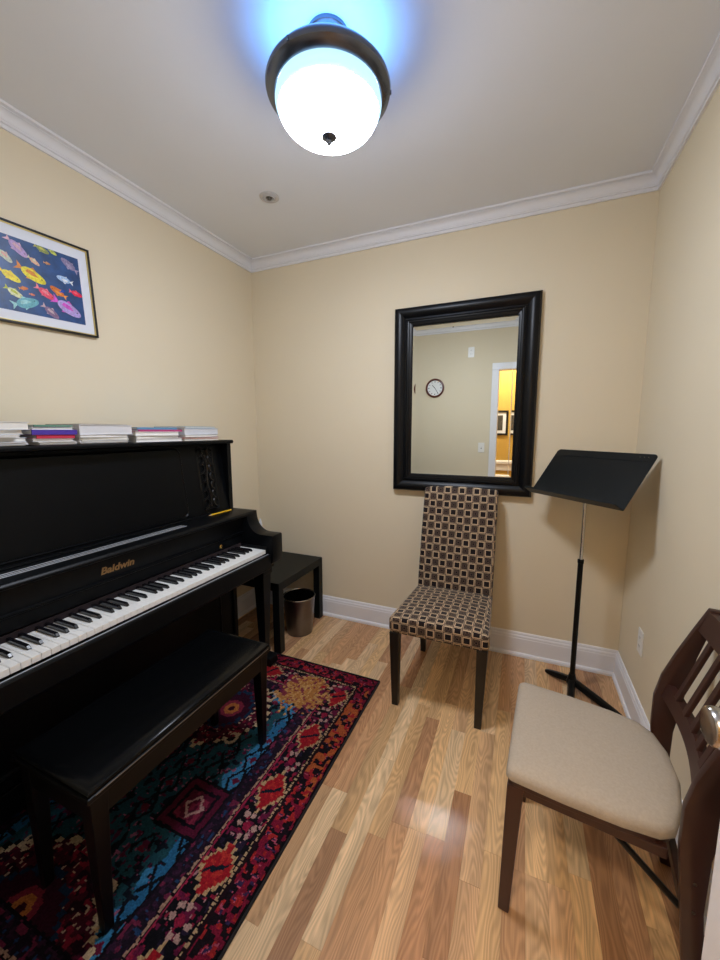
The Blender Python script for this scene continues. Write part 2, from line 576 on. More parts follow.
for s, side in ((-1, -DT), (1, 0.0)):
    prof = [(0.031, 0.0), (0.032, 0.004), (0.028, 0.009), (0.013, 0.011), (0.012, 0.024), (0.015, 0.029), (0.022, 0.032), (0.0275, 0.037), (0.0300, 0.046), (0.0300, 0.052), (0.0285, 0.058), (0.0265, 0.0605), (0.0250, 0.0600), (0.0, 0.0575)]
    o = link('door_knob', MB().lathe([(r, s * h) for r, h in prof], (side, KY, KZ), 40, axis=0).mesh('door_knob', M_['nickel'], smooth=True, sharp=50), door)
for z in (0.25, 1.0, 1.78):
    link('hinge', MB().tube([(0.004, -0.006, z - 0.045), (0.004, -0.006, z + 0.045)], 0.006).mesh('hinge', M_['nickel'], smooth=True), door)

# ================================================================ PIANO
pn = thing('upright_piano', 'black upright piano with gold lettering against the left wall', 'piano', (-1.55, 1.0, 0.0))
RZ = 0.0085                # rug surface
PY0, PY1 = 0.235, 1.740    # outer faces of the case sides
XBK = -1.838               # back of the case
SIDE_X = -1.562
pb = M_['piano_black']


def arm_profile():
    pts = [(-1.60, 0.600), (-1.60, 0.906), (-1.392, 0.906)]
    for k in range(1, 9):     # concave sweep from the shelf down to the arm
        a = PI / 2 * k / 8
        pts.append((-1.302 - 0.088 * math.cos(a) * 1.0, 0.791 + 0.097 * (1 - math.sin(a))))
    pts += [(-1.226, 0.791), (-1.222, 0.783), (-1.222, 0.665), (-1.228, 0.640), (-1.244, 0.626), (-1.262, 0.622), (-1.285, 0.600)]
    return pts


for (y0, y1) in ((PY0, PY0 + 0.03), (PY1 - 0.03, PY1)):
    part('case_side', MB().box(XBK, SIDE_X, y0, y1, RZ, 1.285), pb, pn, bevel=0.002)
for (y0, y1) in ((PY0, PY0 + 0.088), (PY1 - 0.088, PY1)):
    part('arm', MB().prism(arm_profile(), y0, y1, 1), pb, pn, smooth=True, sharp=28, bevel=0.0025)
part('back_panel', MB().box(XBK, XBK + 0.02, PY0 + 0.03, PY1 - 0.03, 0.05, 1.285), pb, pn)
lid = part('lid', MB().prism([(XBK - 0.004, 1.285), (-1.556, 1.285), (-1.548, 1.289), (-1.546, 1.296), (-1.548, 1.302), (-1.554, 1.306), (XBK - 0.004, 1.306)], PY0 - 0.006, PY1 + 0.006, 1), pb, pn, smooth=True)
part('hinge', MB().tube([(-1.70, PY0, 1.3032), (-1.70, PY1, 1.3032)], 0.003, 6), M_['piano_carving'], lid)
# upper front, leaning back towards the lid: frame with the large plain field and two carved fields


def lean(mb):
    mb.v = [(x_ - 0.048 * (z_ - 0.905) / 0.36, y_, z_) for x_, y_, z_ in mb.v]
    return mb


UX = -1.566
part('upper_frame', lean(MB().box(UX - 0.02, UX, PY0 + 0.03, PY1 - 0.03, 0.90, 1.285)), pb, pn)


def rrect(y0, y1, z0, z1, r, n=6):
    out = []
    for cy, cz, a0 in ((y1 - r, z1 - r, 0), (y0 + r, z1 - r, 90), (y0 + r, z0 + r, 180), (y1 - r, z0 + r, 270)):
        for k in range(n + 1):
            a = math.radians(a0 + 90 * k / n)
            out.append((cy + r * math.cos(a), cz + r * math.sin(a)))
    return out


def ring(y0, y1, z0, z1, r, w, x0, x1):
    """raised rounded-rectangle moulding on a plane of constant x"""
    A, B = rrect(y0, y1, z0, z1, r), rrect(y0 + w, y1 - w, z0 + w, z1 - w, max(r - w, 0.002))
    C = rrect(y0 + w / 2, y1 - w / 2, z0 + w / 2, z1 - w / 2, max(r - w / 2, 0.003))
    n = len(A)
    v = [(x0, *q) for q in A] + [(x1, *q) for q in C] + [(x0, *q) for q in B]
    f = []
    for a in (0, n):
        f += [(a + i, a + (i + 1) % n, a + n + (i + 1) % n, a + n + i) for i in range(n)]
    f += [(2 * n + i, 2 * n + (i + 1) % n, (i + 1) % n, i) for i in range(n)]
    return MB().add(v, f)


YM = (PY0 + PY1) / 2
part('music_panel', lean(MB().prism(rrect(2 * YM - 1.41, 1.41, 0.925, 1.262, 0.03), UX - 0.003, UX + 0.004, 0)), pb, pn, bevel=0.0015)
part('music_panel_moulding', lean(ring(2 * YM - 1.425, 1.425, 0.913, 1.272, 0.035, 0.011, UX - 0.001, UX + 0.005)), pb, pn, smooth=True)
for yc, s in ((1.580, 1), (2 * YM - 1.580, -1)):
    cf = part('carved_field', lean(ring(yc - 0.060, yc + 0.060, 0.922, 1.262, 0.022, 0.011, UX - 0.001, UX + 0.008)), M_['piano_carving'], pn, smooth=True)
    # scrolling leaf carving
    for k in range(7):
        z = 0.950 + k * 0.047
        for sd in (-1, 1):
            pts, rads = [], []
            for j in range(9):
                t = j / 8
                a = t * 2.6 * PI / 2
                rr = 0.034 * (1 - 0.62 * t)
                pts.append((UX + 0.002 + 0.003 * math.sin(t * PI), yc + sd * (0.040 - rr * math.sin(a) * 0.9), z + 0.02 - rr * math.cos(a) * 0.9))
                rads.append(0.0068 * (1 - 0.6 * t))
            part('carved_scroll', lean(MB().tube(pts, rads, 6)), M_['piano_carving'], cf, smooth=True)
    part('carved_stem', lean(MB().tube([(UX + 0.002, yc + 0.008 * math.sin(j * 1.1), 0.945 + j * 0.031) for j in range(10)], 0.005, 6)), M_['piano_carving'], cf, smooth=True)
# shelf over the fallboard with the long hinge lines
shelf = part('music_shelf', MB().prism([(-1.60, 0.884), (-1.398, 0.884), (-1.390, 0.888), (-1.388, 0.896), (-1.392, 0.903), (-1.398, 0.906), (-1.60, 0.907)], PY0 + 0.03, PY1 - 0.0305, 1), pb, pn, smooth=True)
for xx in (-1.455, -1.470, -1.487):
    part('hinge_line', MB().tube([(xx, PY0 + 0.06, 0.9068), (xx, 1.30, 0.9068)], 0.0016, 6), M_['silver_strip'], shelf, smooth=True)
part('shelf_lip', MB().box(-1.540, -1.526, PY0 + 0.06, PY1 - 0.06, 0.905, 0.914), pb, shelf, bevel=0.003)
# fallboard
KR = 1.641                  # right end of the keys
fall = part('fallboard', MB().prism([(-1.46, 0.735), (-1.434, 0.735), (-1.428, 0.742), (-1.428, 0.786), (-1.420, 0.790), (-1.420, 0.797), (-1.428, 0.800), (-1.417, 0.884), (-1.46, 0.884)], PY0 + 0.088, PY1 - 0.088, 1), pb, pn, smooth=True, sharp=25)
lock = part('lock', MB().lathe([(0.0, 0.0), (0.009, 0.0), (0.010, 0.003), (0.007, 0.005), (0.0, 0.006)], (-1.4285, 1.485, 0.757), 16, axis=0), M_['brass'], fall, smooth=True)
lock['label'] = 'small round brass lock'
# lettering on the fallboard
cu = bpy.data.curves.new('lettering', 'FONT')
cu.body = 'Baldwin'
cu.size = 0.0385
cu.extrude = 0.0004
cu.offset = 0.0011
cu.shear = 0.12
cu.align_x = 'CENTER'
to = bpy.data.objects.new('lettering', cu)
COL.objects.link(to)
bpy.context.view_layer.update()
me = bpy.data.meshes.new_from_object(to)
bpy.data.objects.remove(to)
xs = [v.co.x for v in me.vertices]
w0 = max(xs) - min(xs)
cx0 = (max(xs) + min(xs)) / 2
for v in me.vertices:
    a, b_, c_ = v.co
    yy = 0.938 + (a - cx0) / w0 * 0.132
    zz = 0.822 + b_
    v.co = Vector((-1.428 + (zz - 0.800) / 0.076 * 0.010 + 0.0003 + c_, yy, zz)) - org(pn)
me.materials.clear()
me.materials.append(M_['gold_paint'])
lt = link('lettering', me, fall)
lt['label'] = 'worn gold maker lettering on the fallboard'

# key bed, key slip, key blocks
part('key_bed', MB().box(-1.60, -1.262, PY0 + 0.03, PY1 - 0.03, 0.602, 0.676), pb, pn)
part('key_slip', MB().prism([(-1.262, 0.602), (-1.244, 0.602), (-1.236, 0.612), (-1.236, 0.682), (-1.240, 0.688), (-1.252, 0.688), (-1.257, 0.684), (-1.262, 0.684)], PY0 + 0.088, PY1 - 0.088, 1), pb, pn, smooth=True, sharp=25)
part('key_slip_strip', MB().box(-1.2530, -1.2480, PY0 + 0.10, PY1 - 0.092, 0.6870, 0.6890), M_['silver_strip'], pn)
for (y0, y1) in ((PY0 + 0.088, 0.333), (KR + 0.002, PY1 - 0.088)):
    if y1 - y0 > 0.004:
        part('key_block', MB().box(-1.43, -1.258, y0, y1, 0.68, 0.728), pb, pn, bevel=0.002)
PITCH_K = 0.02512
NW = 52
wk = MB().box(-0.168, 0.0, -PITCH_K / 2 + 0.0006, PITCH_K / 2 - 0.0006, -0.020, 0.0).mesh('white_key', M_['white_key'], bevel=0.0012)
bk = MB().prism([(-0.168, -0.006), (-0.054, -0.006), (-0.052, 0.002), (-0.060, 0.0105), (-0.066, 0.012), (-0.168, 0.012)], -0.0056, 0.0056, 1).mesh('black_key', M_['black_key'], bevel=0.0016)
names = ['C', 'B', 'A', 'G', 'F', 'E', 'D']
o0 = org(pn)
for i in range(NW):
    yc = KR - PITCH_K * (i + 0.5)
    link('white_key', wk, pn, (-1.262 - o0.x, yc - o0.y, 0.7130 - random.uniform(0, 0.0008)))
    # a black key sits on the low side of every white key but C and F
    if names[i % 7] not in 'CF' and i < NW - 1:
        sh = {'B': -0.0025, 'G': 0.0025, 'E': -0.003, 'D': 0.003}.get(names[i % 7], 0)
        link('black_key', bk, pn, (-1.262 - o0.x, KR - PITCH_K * (i + 1) - sh - o0.y, 0.7130))
part('key_felt', MB().box(-1.434, -1.428, 0.335, KR, 0.708, 0.734), simple('felt', '#1c0d12', 0.95), pn)
# lower case
part('lower_panel', MB().box(-1.60, -1.575, PY0 + 0.03, PY1 - 0.03, 0.13, 0.602), pb, pn)
part('lower_panel_frame', ring(PY0 + 0.12, PY1 - 0.12, 0.17, 0.56, 0.01, 0.02, -1.576, -1.568), pb, pn)
part('plinth', MB().box(XBK + 0.02, -1.562, PY0 + 0.03, PY1 - 0.03, 0.03, 0.13), pb, pn, bevel=0.003)
for y in (PY0 + 0.044, PY1 - 0.044):
    part('toe_block', MB().prism([(-1.60, RZ), (-1.272, RZ), (-1.266, 0.02), (-1.272, 0.055), (-1.30, 0.062), (-1.60, 0.075)], y - 0.034, y + 0.034, 1), pb, pn, bevel=0.003)
    lg = MB().frustum((-1.334, y, 0.062), (0.020, 0.020), (-1.334, y, 0.55), (0.034, 0.036)).frustum((-1.334, y, 0.55), (0.040, 0.042), (-1.334, y, 0.602), (0.040, 0.042))
    part('leg', lg, pb, pn, bevel=0.003)
for k, y in enumerate((0.94, 0.99, 1.04)):
    part('pedal', MB().tube([(-1.58, y, 0.075), (-1.50, y, 0.078), (-1.46, y, 0.074)], [0.008, 0.011, 0.016], 10), M_['brass'], pn, smooth=True)

# pencil on the shelf
pc0, pc1 = Vector((-1.512, 1.497, 0.9112)), Vector((-1.512, 1.665, 0.9112))
pc = thing('pencil', 'yellow wooden pencil lying on the piano shelf', 'pencil', (pc0 + pc1) / 2)
part('barrel', MB().tube([pc0 + (pc1 - pc0) * 0.11, pc1], 0.0042, 6), M_['pencil_yellow'], pc)
part('tip', MB().tube([pc0, pc0 + (pc1 - pc0) * 0.11], [0.0008, 0.0042], 6), M_['pencil_wood'], pc)

# ---------------------------------------------------------------- books on the piano lid
ZL = 1.3062
def bookmat(c):
    k = 'cover_' + c
    return MATS[k] if k in MATS else simple(k, c, 0.55, noise=0.08, nscale=30)


def book(y0, y1, x0, x1, z, t, cover, label, rot=0.0, pages='#e6e4de', kind='book', spine=None):
    cxx, cyy = (x0 + x1) / 2, (y0 + y1) / 2
    hx, hy = (x1 - x0) / 2, (y1 - y0) / 2
    o = thing(kind, label, 'book' if kind == 'book' else 'paper', (cxx, cyy, z), rot, 'music books stacked on the piano lid')
    ct = min(0.0016, t * 0.2)
    c = bookmat(cover)
    pm = bookmat(pages)
    if kind == 'book':
        part('page_block', MB().box(-hx + 0.003, hx - 0.003, -hy + 0.003, hy - 0.003, ct, t - ct), pm, o, local=True)
        part('cover', MB().box(-hx, hx, -hy, hy, 0, ct).box(-hx, hx, -hy, hy, t - ct, t).box(-hx, -hx + 0.0025, -hy, hy, 0, t), c, o, local=True)
        if spine:
            part('spine', MB().box(hx - 0.003, hx + 0.0005, -hy, hy, 0.0003, t - 0.0003), bookmat(spine), o, local=True)
    else:
        n = max(2, int(t / 0.003))
        for k in range(n):
            j = random.uniform(-0.006, 0.006)
            j2 = random.uniform(-0.004, 0.004)
            part('sheet_bundle', MB().box(-hx + j2, hx + j2, -hy + j, hy + j, k * t / n, (k + 1) * t / n - 0.0002), c if k % 2 else pm, o, local=True)
    return z + t


def stack(items):
    z = ZL
    for it in items:
        z = book(it[0], it[1], it[2], it[3], z, it[4], it[5], it[6], **(it[7] if len(it) > 7 else {})) + 0.0003


G = lambda y0, y1, dx=0.0, wd=0.22: (y0, y1, -1.573 - wd + dx, -1.573 + dx)
stack([
    (*G(0.50, 0.758), 0.013, '#dcdde0', 'loose bundle of white sheets, lowest beside the purple book stack', dict(kind='sheet_music')),
    (*G(0.51, 0.762, -0.01), 0.014, '#c9ccd2', 'grey white music book under a skewed white pad', dict(rot=0.03)),
    (*G(0.52, 0.745, 0.0), 0.010, '#e9eaee', 'skewed white paper pad above grey white book', dict(kind='sheet_music', rot=-0.10)),
    (*G(0.49, 0.755, -0.01), 0.016, '#d4d9e2', 'pale blue grey music book beneath the broad white one', {}),
    (*G(0.48, 0.770, 0.0), 0.026, '#eceef3', 'broad thick white music book topping its stack beside the purple book', {}),
])
stack([
    (*G(0.785, 0.912, 0.0), 0.012, '#d6d3cf', 'loose white sheets under the red book', dict(kind='sheet_music', rot=0.05)),
    (*G(0.780, 0.915, -0.01), 0.010, '#ececee', 'thin white booklet beneath the red book', {}),
    (*G(0.790, 0.915, -0.004), 0.013, '#c02a45', 'red music book under the purple book', dict(spine='#c52c4a')),
    (*G(0.775, 0.922, 0.0), 0.018, '#3a2a86', 'purple music book with light spine lettering on red book', dict(spine='#4a2f9c')),
    (*G(0.782, 0.918, -0.012), 0.010, '#e3e3e5', 'slim white book above the purple book', {}),
    (*G(0.785, 0.912, -0.01), 0.007, '#5f8a76', 'thin green booklet on top of the purple book stack', dict(spine='#5f8a76', rot=0.02)),
])
stack([
    (*G(0.930, 1.120, 0.0), 0.015, '#e5e5ea', 'white sheets lying lowest under the thickest white book', dict(kind='sheet_music')),
    (*G(0.935, 1.135, -0.008), 0.010, '#d8d2c6', 'cream booklet beneath the thickest white book', dict(rot=-0.02)),
    (*G(0.928, 1.128, -0.002), 0.010, '#e9e9ee', 'white booklet directly under the thickest white book', dict(rot=0.03)),
    (*G(0.930, 1.150, 0.0), 0.038, '#e2e4ea', 'thickest white music book with grey page edges', dict(pages='#d6d6d8')),
    (*G(0.945, 1.140, -0.02), 0.004, '#b9a99a', 'thin tan booklet on the thickest white book', dict(rot=0.02)),
])
stack([
    (*G(1.162, 1.412, 0.0), 0.016, '#e6e6ea', 'white music book lowest below the blue booklet', {}),
    (*G(1.165, 1.395, -0.006), 0.012, '#d9cfbd', 'cream booklet under the blue booklet stack', dict(rot=0.03)),
    (*G(1.165, 1.395, 0.0), 0.018, '#edeef2', 'bright white music book below the blue booklet', dict(rot=-0.02)),
    (*G(1.180, 1.416, -0.004), 0.009, '#b03c72', 'thin magenta booklet under the blue booklet', dict(spine='#b03c72')),
    (*G(1.175, 1.390, -0.010), 0.010, '#4f86ad', 'thin blue booklet topping its white stack', dict(spine='#5c92b8', rot=0.02)),
])
stack([
    (*G(1.425, 1.660, 0.0), 0.010, '#e0d6c6', 'cream booklet lowest in the stack above the carved panel', {}),
    (*G(1.430, 1.665, -0.006), 0.009, '#c8606e', 'thin pink edged booklet in the stack above the carved panel', dict(rot=-0.02)),
    (*G(1.428, 1.655, 0.0), 0.012, '#e9eaee', 'white booklet in the stack above the carved panel', dict(rot=0.015)),
    (*G(1.428, 1.660, 0.0), 0.032, '#c9cdd6', 'thick grey white music book above the carved panel', dict(pages='#d2d4da')),
    (*G(1.438, 1.648, -0.008), 0.009, '#8fb0c4', 'pale blue booklet topping the stack above the carved panel', dict(rot=0.02)),
])

# ================================================================ BENCH
bn = thing('piano_bench', 'long black piano bench with padded leather top', 'bench', (-1.115, 0.870, 0.0))
BX0, BX1, BY0, BY1 = -1.285, -0.945, 0.497, 1.243
part('seat_frame', MB().box(BX0, BX1, BY0, BY1, 0.432, 0.447), M_['bench_wood'], bn, bevel=0.003)
# cushion with a rolled edge
v, f = [], []
rows = [(0.0, 0.447), (-0.002, 0.454), (0.004, 0.461), (0.014, 0.466), (0.035, 0.469), (0.10, 0.471)]
for ins, z in rows:
    i0 = ins + 0.006
    v += [(BX0 + i0, BY0 + i0, z), (BX1 - i0, BY0 + i0, z), (BX1 - i0, BY1 - i0, z), (BX0 + i0, BY1 - i0, z)]
n = len(rows)
for i in range(n - 1):
    for k in range(4):
        k2 = (k + 1) % 4
        f.append((i * 4 + k, i * 4 + k2, (i + 1) * 4 + k2, (i + 1) * 4 + k))
f += [(3, 2, 1, 0), tuple((n - 1) * 4 + k for k in range(4))]
part('cushion', MB().add(v, f), M_['bench_leather'], bn, smooth=True, sharp=60)
for (x0, x1, y0, y1) in ((BX0 + 0.015, BX1 - 0.015, BY0 + 0.014, BY0 + 0.034), (BX0 + 0.015, BX1 - 0.015, BY1 - 0.034, BY1 - 0.014), (BX0 + 0.014, BX0 + 0.034, BY0 + 0.034, BY1 - 0.034), (BX1 - 0.034, BX1 - 0.014, BY0 + 0.034, BY1 - 0.034)):
    part('apron', MB().box(x0, x1, y0, y1, 0.362, 0.432), M_['bench_wood'], bn)
part('edge_strip', MB().box(BX1 - 0.001, BX1 + 0.0006, BY0 + 0.02, BY1 - 0.02, 0.4445, 0.4458), M_['edge_brown'], bn)  # thin paler brown strip along the front edge
for xx in (BX0 + 0.035, BX1 - 0.035):
    for yy in (BY0 + 0.035, BY1 - 0.035):
        part('leg', MB().frustum((xx, yy, RZ), (0.0125, 0.0125), (xx, yy, 0.432), (0.0235, 0.0235)), M_['bench_wood'], bn, bevel=0.002)

# ================================================================ RUG
RX0, RX1, RY0, RY1 = -1.845, -0.653, 0.165, 1.797
K = 0.0042
nx, ny = int((RX1 - RX0) / K), int((RY1 - RY0) / K)
rng = np.random.RandomState(3)


def vnoise(X, Y, s, seed):
    r = np.random.RandomState(seed).rand(64, 64)
    a, b = X / s, Y / s
    i, j = np.floor(a).astype(int), np.floor(b).astype(int)
    u, w = a - i, b - j
    u, w = u * u * (3 - 2 * u), w * w * (3 - 2 * w)
    g = lambda p, q: r[p % 64, q % 64]
    return (g(i, j) * (1 - u) + g(i + 1, j) * u) * (1 - w) + (g(i, j + 1) * (1 - u) + g(i + 1, j + 1) * u) * w


def rug_colors():
    xc = RX0 + (np.arange(nx) + 0.5) * (RX1 - RX0) / nx
    yc = RY0 + (np.arange(ny) + 0.5) * (RY1 - RY0) / ny
    X, Y = np.meshgrid(xc, yc, indexing='ij')
    C = np.zeros((nx, ny, 3))
    col = lambda h: np.array(srgb(h))
    jx = X + 0.004 * (vnoise(X, Y, 0.012, 11) - 0.5) * 2
    jy = Y + 0.004 * (vnoise(X, Y, 0.012, 12) - 0.5) * 2
    eR, eL, eF, eN = RX1 - jx, jx - RX0, RY1 - jy, jy - RY0
    e = np.minimum(np.minimum(eR, eL), np.minimum(eF, eN))
    side = (np.minimum(eR, eL) <= np.minimum(eF, eN))
    s = np.where(side, jy - 0.76, jx + 1.25)       # position along the border
    A = lambda m, h: C.__setitem__(m, col(h))
    n1, n2, n3, n4 = (vnoise(X, Y, q, sd) for q, sd in ((0.019, 1), (0.014, 2), (0.010, 3), (0.060, 4)))
    fade = vnoise(X, Y, 0.25, 21)
    # --- field
    C[:] = col('#2c6c98')
    teal = (e > 0.345 + 0.05 * (n4 - 0.5)) | (np.abs(Y - 0.86) < 0.0)
    A(teal, '#24505c')
    A((n4 > 0.50) & ~teal, '#3d86b4')
    rim = e < 0.355
    A((n1 > np.where(rim, 0.80, 0.68)), '#141a26')
    A((n2 > np.where(rim, 0.88, 0.78)), '#5a1c3c')
    A((n3 > 0.86) & (n4 > 0.4), '#a05a78')
    # hooked latch figures in the field
    gx, gy = np.mod(jx + 1.25, 0.115) - 0.0575, np.mod(jy - 0.86, 0.105) - 0.0525
    hook = (np.abs(np.abs(gx) + 0.6 * np.abs(gy) - 0.034) < 0.0065) & (n4 > 0.35)
    A(hook, '#10141c')
    A((np.abs(gx) + np.abs(gy) < 0.017) & (n4 > 0.42), '#6a1c36')
    # stepped medallions
    def stepped(cx_, cy_, rx, ry, st=0.020):
        a = np.abs(np.round((jx - cx_) / st) * st) / rx
        b = np.abs(np.round((jy - cy_) / st) * st) / ry
        return np.maximum(a + 0.62 * b, 0.62 * a + b) / 1.0
    for (cx_, cy_, rx, ry) in ((-1.25, 1.32, 0.20, 0.235), (-1.25, 0.46, 0.29, 0.20)):
        d = stepped(cx_, cy_, rx, ry)
        A(d < 1.08, '#0f1219')
        A(d < 1.03, '#cdb08a')
        ins = d < 0.985
        A(ins, '#4e1429')
        A(ins & (n1 > 0.60), '#2a0f1e')
        A(ins & (n2 > 0.72), '#8e2038')
        A(ins & (n3 > 0.84), '#c9a58c')
        d2 = stepped(cx_, cy_, rx * 0.55, ry * 0.55)
        A((d2 < 1.06) & (d2 > 0.90), '#1b3450')
        A(d2 < 0.90, '#3a1026')
        rr = np.hypot(jx - cx_, jy - cy_)
        A((rr < 0.055), '#8c2c40')
        A((rr < 0.036), '#c8763e')
        A((rr < 0.016), '#3c1022')
        # side hooks in cream
        for sx in (-1, 1):
            for sy in (-1, 1):
                hx, hy = jx - (cx_ + sx * rx * 0.62), jy - (cy_ + sy * ry * 0.62)
                r2 = np.hypot(hx, hy)
                A((np.abs(r2 - 0.026) < 0.006) & (hx * sx > -0.015), '#cfb090')
    # square lozenge between them
    for cx_ in (-1.03, -1.47):
        a, b = np.abs(jx - cx_), np.abs(jy - 0.88)
        m = np.maximum(a, b)
        A(m < 0.098, '#0e1118')
        A(m < 0.086, '#5b1731')
        A((np.abs(m - 0.058) < 0.006), '#15101a')
        A((m < 0.05) & (n2 > 0.55), '#8a2a44')
        A((np.abs(a + b - 0.036) < 0.007), '#c79a94')
    # --- inner guard band
    m = e < 0.292
    A(m, '#221826')
    A(m & (n3 > 0.60), '#3c2038')
    A(m & (n2 > 0.80), '#27426a')
    A(m & (n1 > 0.80), '#7a2a48')
    A((e < 0.292) & (e > 0.284), '#15101a')
    # double line
    m = e < 0.234
    A(m, '#1a1018')
    A((e < 0.232) & (e > 0.224) & (np.mod(s, 0.05) < 0.044), '#b8917c')
    A((e < 0.220) & (e > 0.214), '#a82c4c')
    # --- main border
    m = (e < 0.214)
    A(m, '#141219')
    A(m & (n1 > 0.72), '#6e1c40')
    A(m & (n2 > 0.76), '#9c2340')
    A(m & (n3 > 0.90), '#b9868c')
    A(m & (n1 < 0.18), '#2c2138')
    ce = np.abs(e - 0.157)
    per = np.mod(s + 0.14, 0.28) - 0.14
    # serrated red palmettes
    q1, q2 = np.round(np.abs(per) / 0.011) * 0.011, np.round(ce / 0.009) * 0.009
    dd = q1 / 0.084 + q2 / 0.060 + 0.10 * (np.mod(np.round(np.abs(per) / 0.011), 2) - 0.5)
    pal = dd < 0.92
    palo = dd < 1.10
    A(palo & m, '#c9a57a')
    A(pal & m, '#ab1f2b')
    A(pal & m & (n3 > 0.7), '#c43632')
    A((np.abs(per + 0.6 * (e - 0.157)) < 0.007) & (ce < 0.034) & m, '#16202e')
    # cream and pink blossoms between
    per2 = np.mod(s, 0.28) - 0.14
    for (dx, dy) in ((0, 0.03), (0, -0.03), (0.028, 0), (-0.028, 0), (0.024, 0.024), (-0.024, -0.024)):
        r = np.hypot(per2 - dx * 1.3, e - 0.157 - dy)
        A((r < 0.0095) & m, '#c9a096')
    r = np.hypot(per2, e - 0.157)
    A((r < 0.015) & m, '#a02244')
    # gold faded patch by the far corner of the field
    for cx_ in (-0.985,):
        g = np.hypot((X - cx_) / 0.13, (Y - 1.56) / 0.15) + 0.7 * (n1 - 0.5) + 0.4 * (n4 - 0.5)
        A((g < 0.95), '#b97b42')
        A((g < 0.95) & (n3 > 0.55), '#cf9c62')
        A((g < 1.0) & (n2 > 0.68), '#8d3a46')
    # --- outer line and band
    A((e < 0.106), '#1a1016')
    A((e < 0.103) & (e > 0.096) & (np.mod(s, 0.016) < 0.011), '#c6a37e')
    m = e < 0.093
    A(m, '#861a36')
    A(m & (n1 > 0.50), '#1d1119')
    A(m & (n2 > 0.66), '#b02c2e')
    A(m & (n3 > 0.80), '#c0566e')
    A(m & (n3 > 0.86), '#3a2a50')
    warm = m & side & (eR < 0.093) & (Y > 1.05) & (np.sin((Y - 1.05) * 4.6) * 0.9 + n4 > 0.75)
    A(warm & (n1 < 0.62), '#bb5f34')
    A(warm & (n2 > 0.72), '#b52a30')
    A((e < 0.093) & (e > 0.084), '#241019')
    A((e < 0.020) & (n3 > 0.5), '#7a1a34')
    A(e < 0.011, '#0e0b10')
    # knot to knot unevenness and overall wear
    C[:] *= 0.58 * (0.75 + 0.5 * rng.rand(nx, ny, 1)) * (0.80 + 0.4 * fade[..., None])
    return np.clip(C, 0, 1)


def build_rug():
    C = rug_colors()
    gx = np.linspace(RX0, RX1, nx + 1)
    gy = np.linspace(RY0, RY1, ny + 1)
    X, Y = np.meshgrid(gx, gy, indexing='ij')
    Z = np.full_like(X, RZ - 0.0004) + 0.0004 * np.random.RandomState(5).rand(*X.shape)
    cx_, cy_ = (RX0 + RX1) / 2, (RY0 + RY1) / 2
    V = np.stack([X - cx_, Y - cy_, Z], -1).reshape(-1, 3)
    idx = np.arange((nx + 1) * (ny + 1)).reshape(nx + 1, ny + 1)
    F = np.stack([idx[:-1, :-1], idx[1:, :-1], idx[1:, 1:], idx[:-1, 1:]], -1).reshape(-1, 4)
    me = bpy.data.meshes.new('pile')
    me.from_pydata(V.tolist(), [], F.tolist())
    at = me.attributes.new('col', 'FLOAT_COLOR', 'FACE')
    data = np.ones((nx * ny, 4), np.float32)
    data[:, :3] = C.reshape(-1, 3)
    at.data.foreach_set('color', data.ravel())
    me.materials.append(M_['rug_pile'])
    t = thing('rug', 'worn red blue and black patterned rug under the bench', 'rug', (cx_, cy_, 0))
    link('pile', me, t)
    part('backing', MB().box(RX0, RX1, RY0, RY1, 0.0004, RZ - 0.0006), M_['rug_edge'], t)
    part('edge_binding', MB().box(RX1 - 0.004, RX1 + 0.002, RY0, RY1, 0.0004, RZ).box(RX0, RX1, RY1 - 0.003, RY1 + 0.002, 0.0004, RZ), M_['rug_edge'], t)


build_rug()

# ================================================================ SIDE TABLE, BIN, BOTTLE
tb = thing('side_table', 'low square black side table in the corner beside the piano', 'table', (-1.590, 2.065, 0))
TX0, TX1, TY0, TY1 = -1.846, -1.300, 1.802, 2.338
part('table_top', MB().box(TX0, TX1, TY0, TY1, 0.400, 0.450), M_['table_black'], tb, bevel=0.0015)
for xx in (TX0, TX1 - 0.048):
    for yy in (TY0, TY1 - 0.048):
        part('leg', MB().box(xx, xx + 0.048, yy, yy + 0.048, 0.0, 0.400), M_['table_black'], tb, bevel=0.001)
BC = (-1.342, 2.088, 0.0)
wb = thing('waste_bin', 'round brushed steel waste bin under the black side table', 'bin', BC)
part('body', MB().lathe([(0.0, 0.001), (0.082, 0.001), (0.086, 0.004), (0.107, 0.258), (0.1045, 0.258), (0.0835, 0.008), (0.0, 0.008)], BC, 48), M_['brushed_steel'], wb, smooth=True)
part('rim', MB().lathe([(0.104, 0.256), (0.109, 0.256), (0.1105, 0.259), (0.109, 0.262), (0.104, 0.262), (0.1025, 0.259), (0.104, 0.256)], BC, 48), M_['nickel'], wb, smooth=True)
part('liner', MB().lathe([(0.0, 0.012), (0.0825, 0.012), (0.1030, 0.254), (0.1020, 0.254), (0.0815, 0.0135), (0.0, 0.0135)], BC, 48), M_['bin_inside'], wb, smooth=True)
BO = (-1.782, 2.265, 0.450)
bo = thing('bottle', 'slim white bottle standing on the corner side table', 'bottle', BO)
part('body', MB().lathe([(0.0, 0.0), (0.024, 0.0), (0.026, 0.004), (0.026, 0.14), (0.022, 0.165), (0.013, 0.18), (0.012, 0.192)], BO, 24), M_['bottle_white'], bo, smooth=True)
part('cap', MB().lathe([(0.014, 0.192), (0.014, 0.215), (0.008, 0.238), (0.005, 0.256), (0.0, 0.257)], BO, 20), M_['bottle_white'], bo, smooth=True)

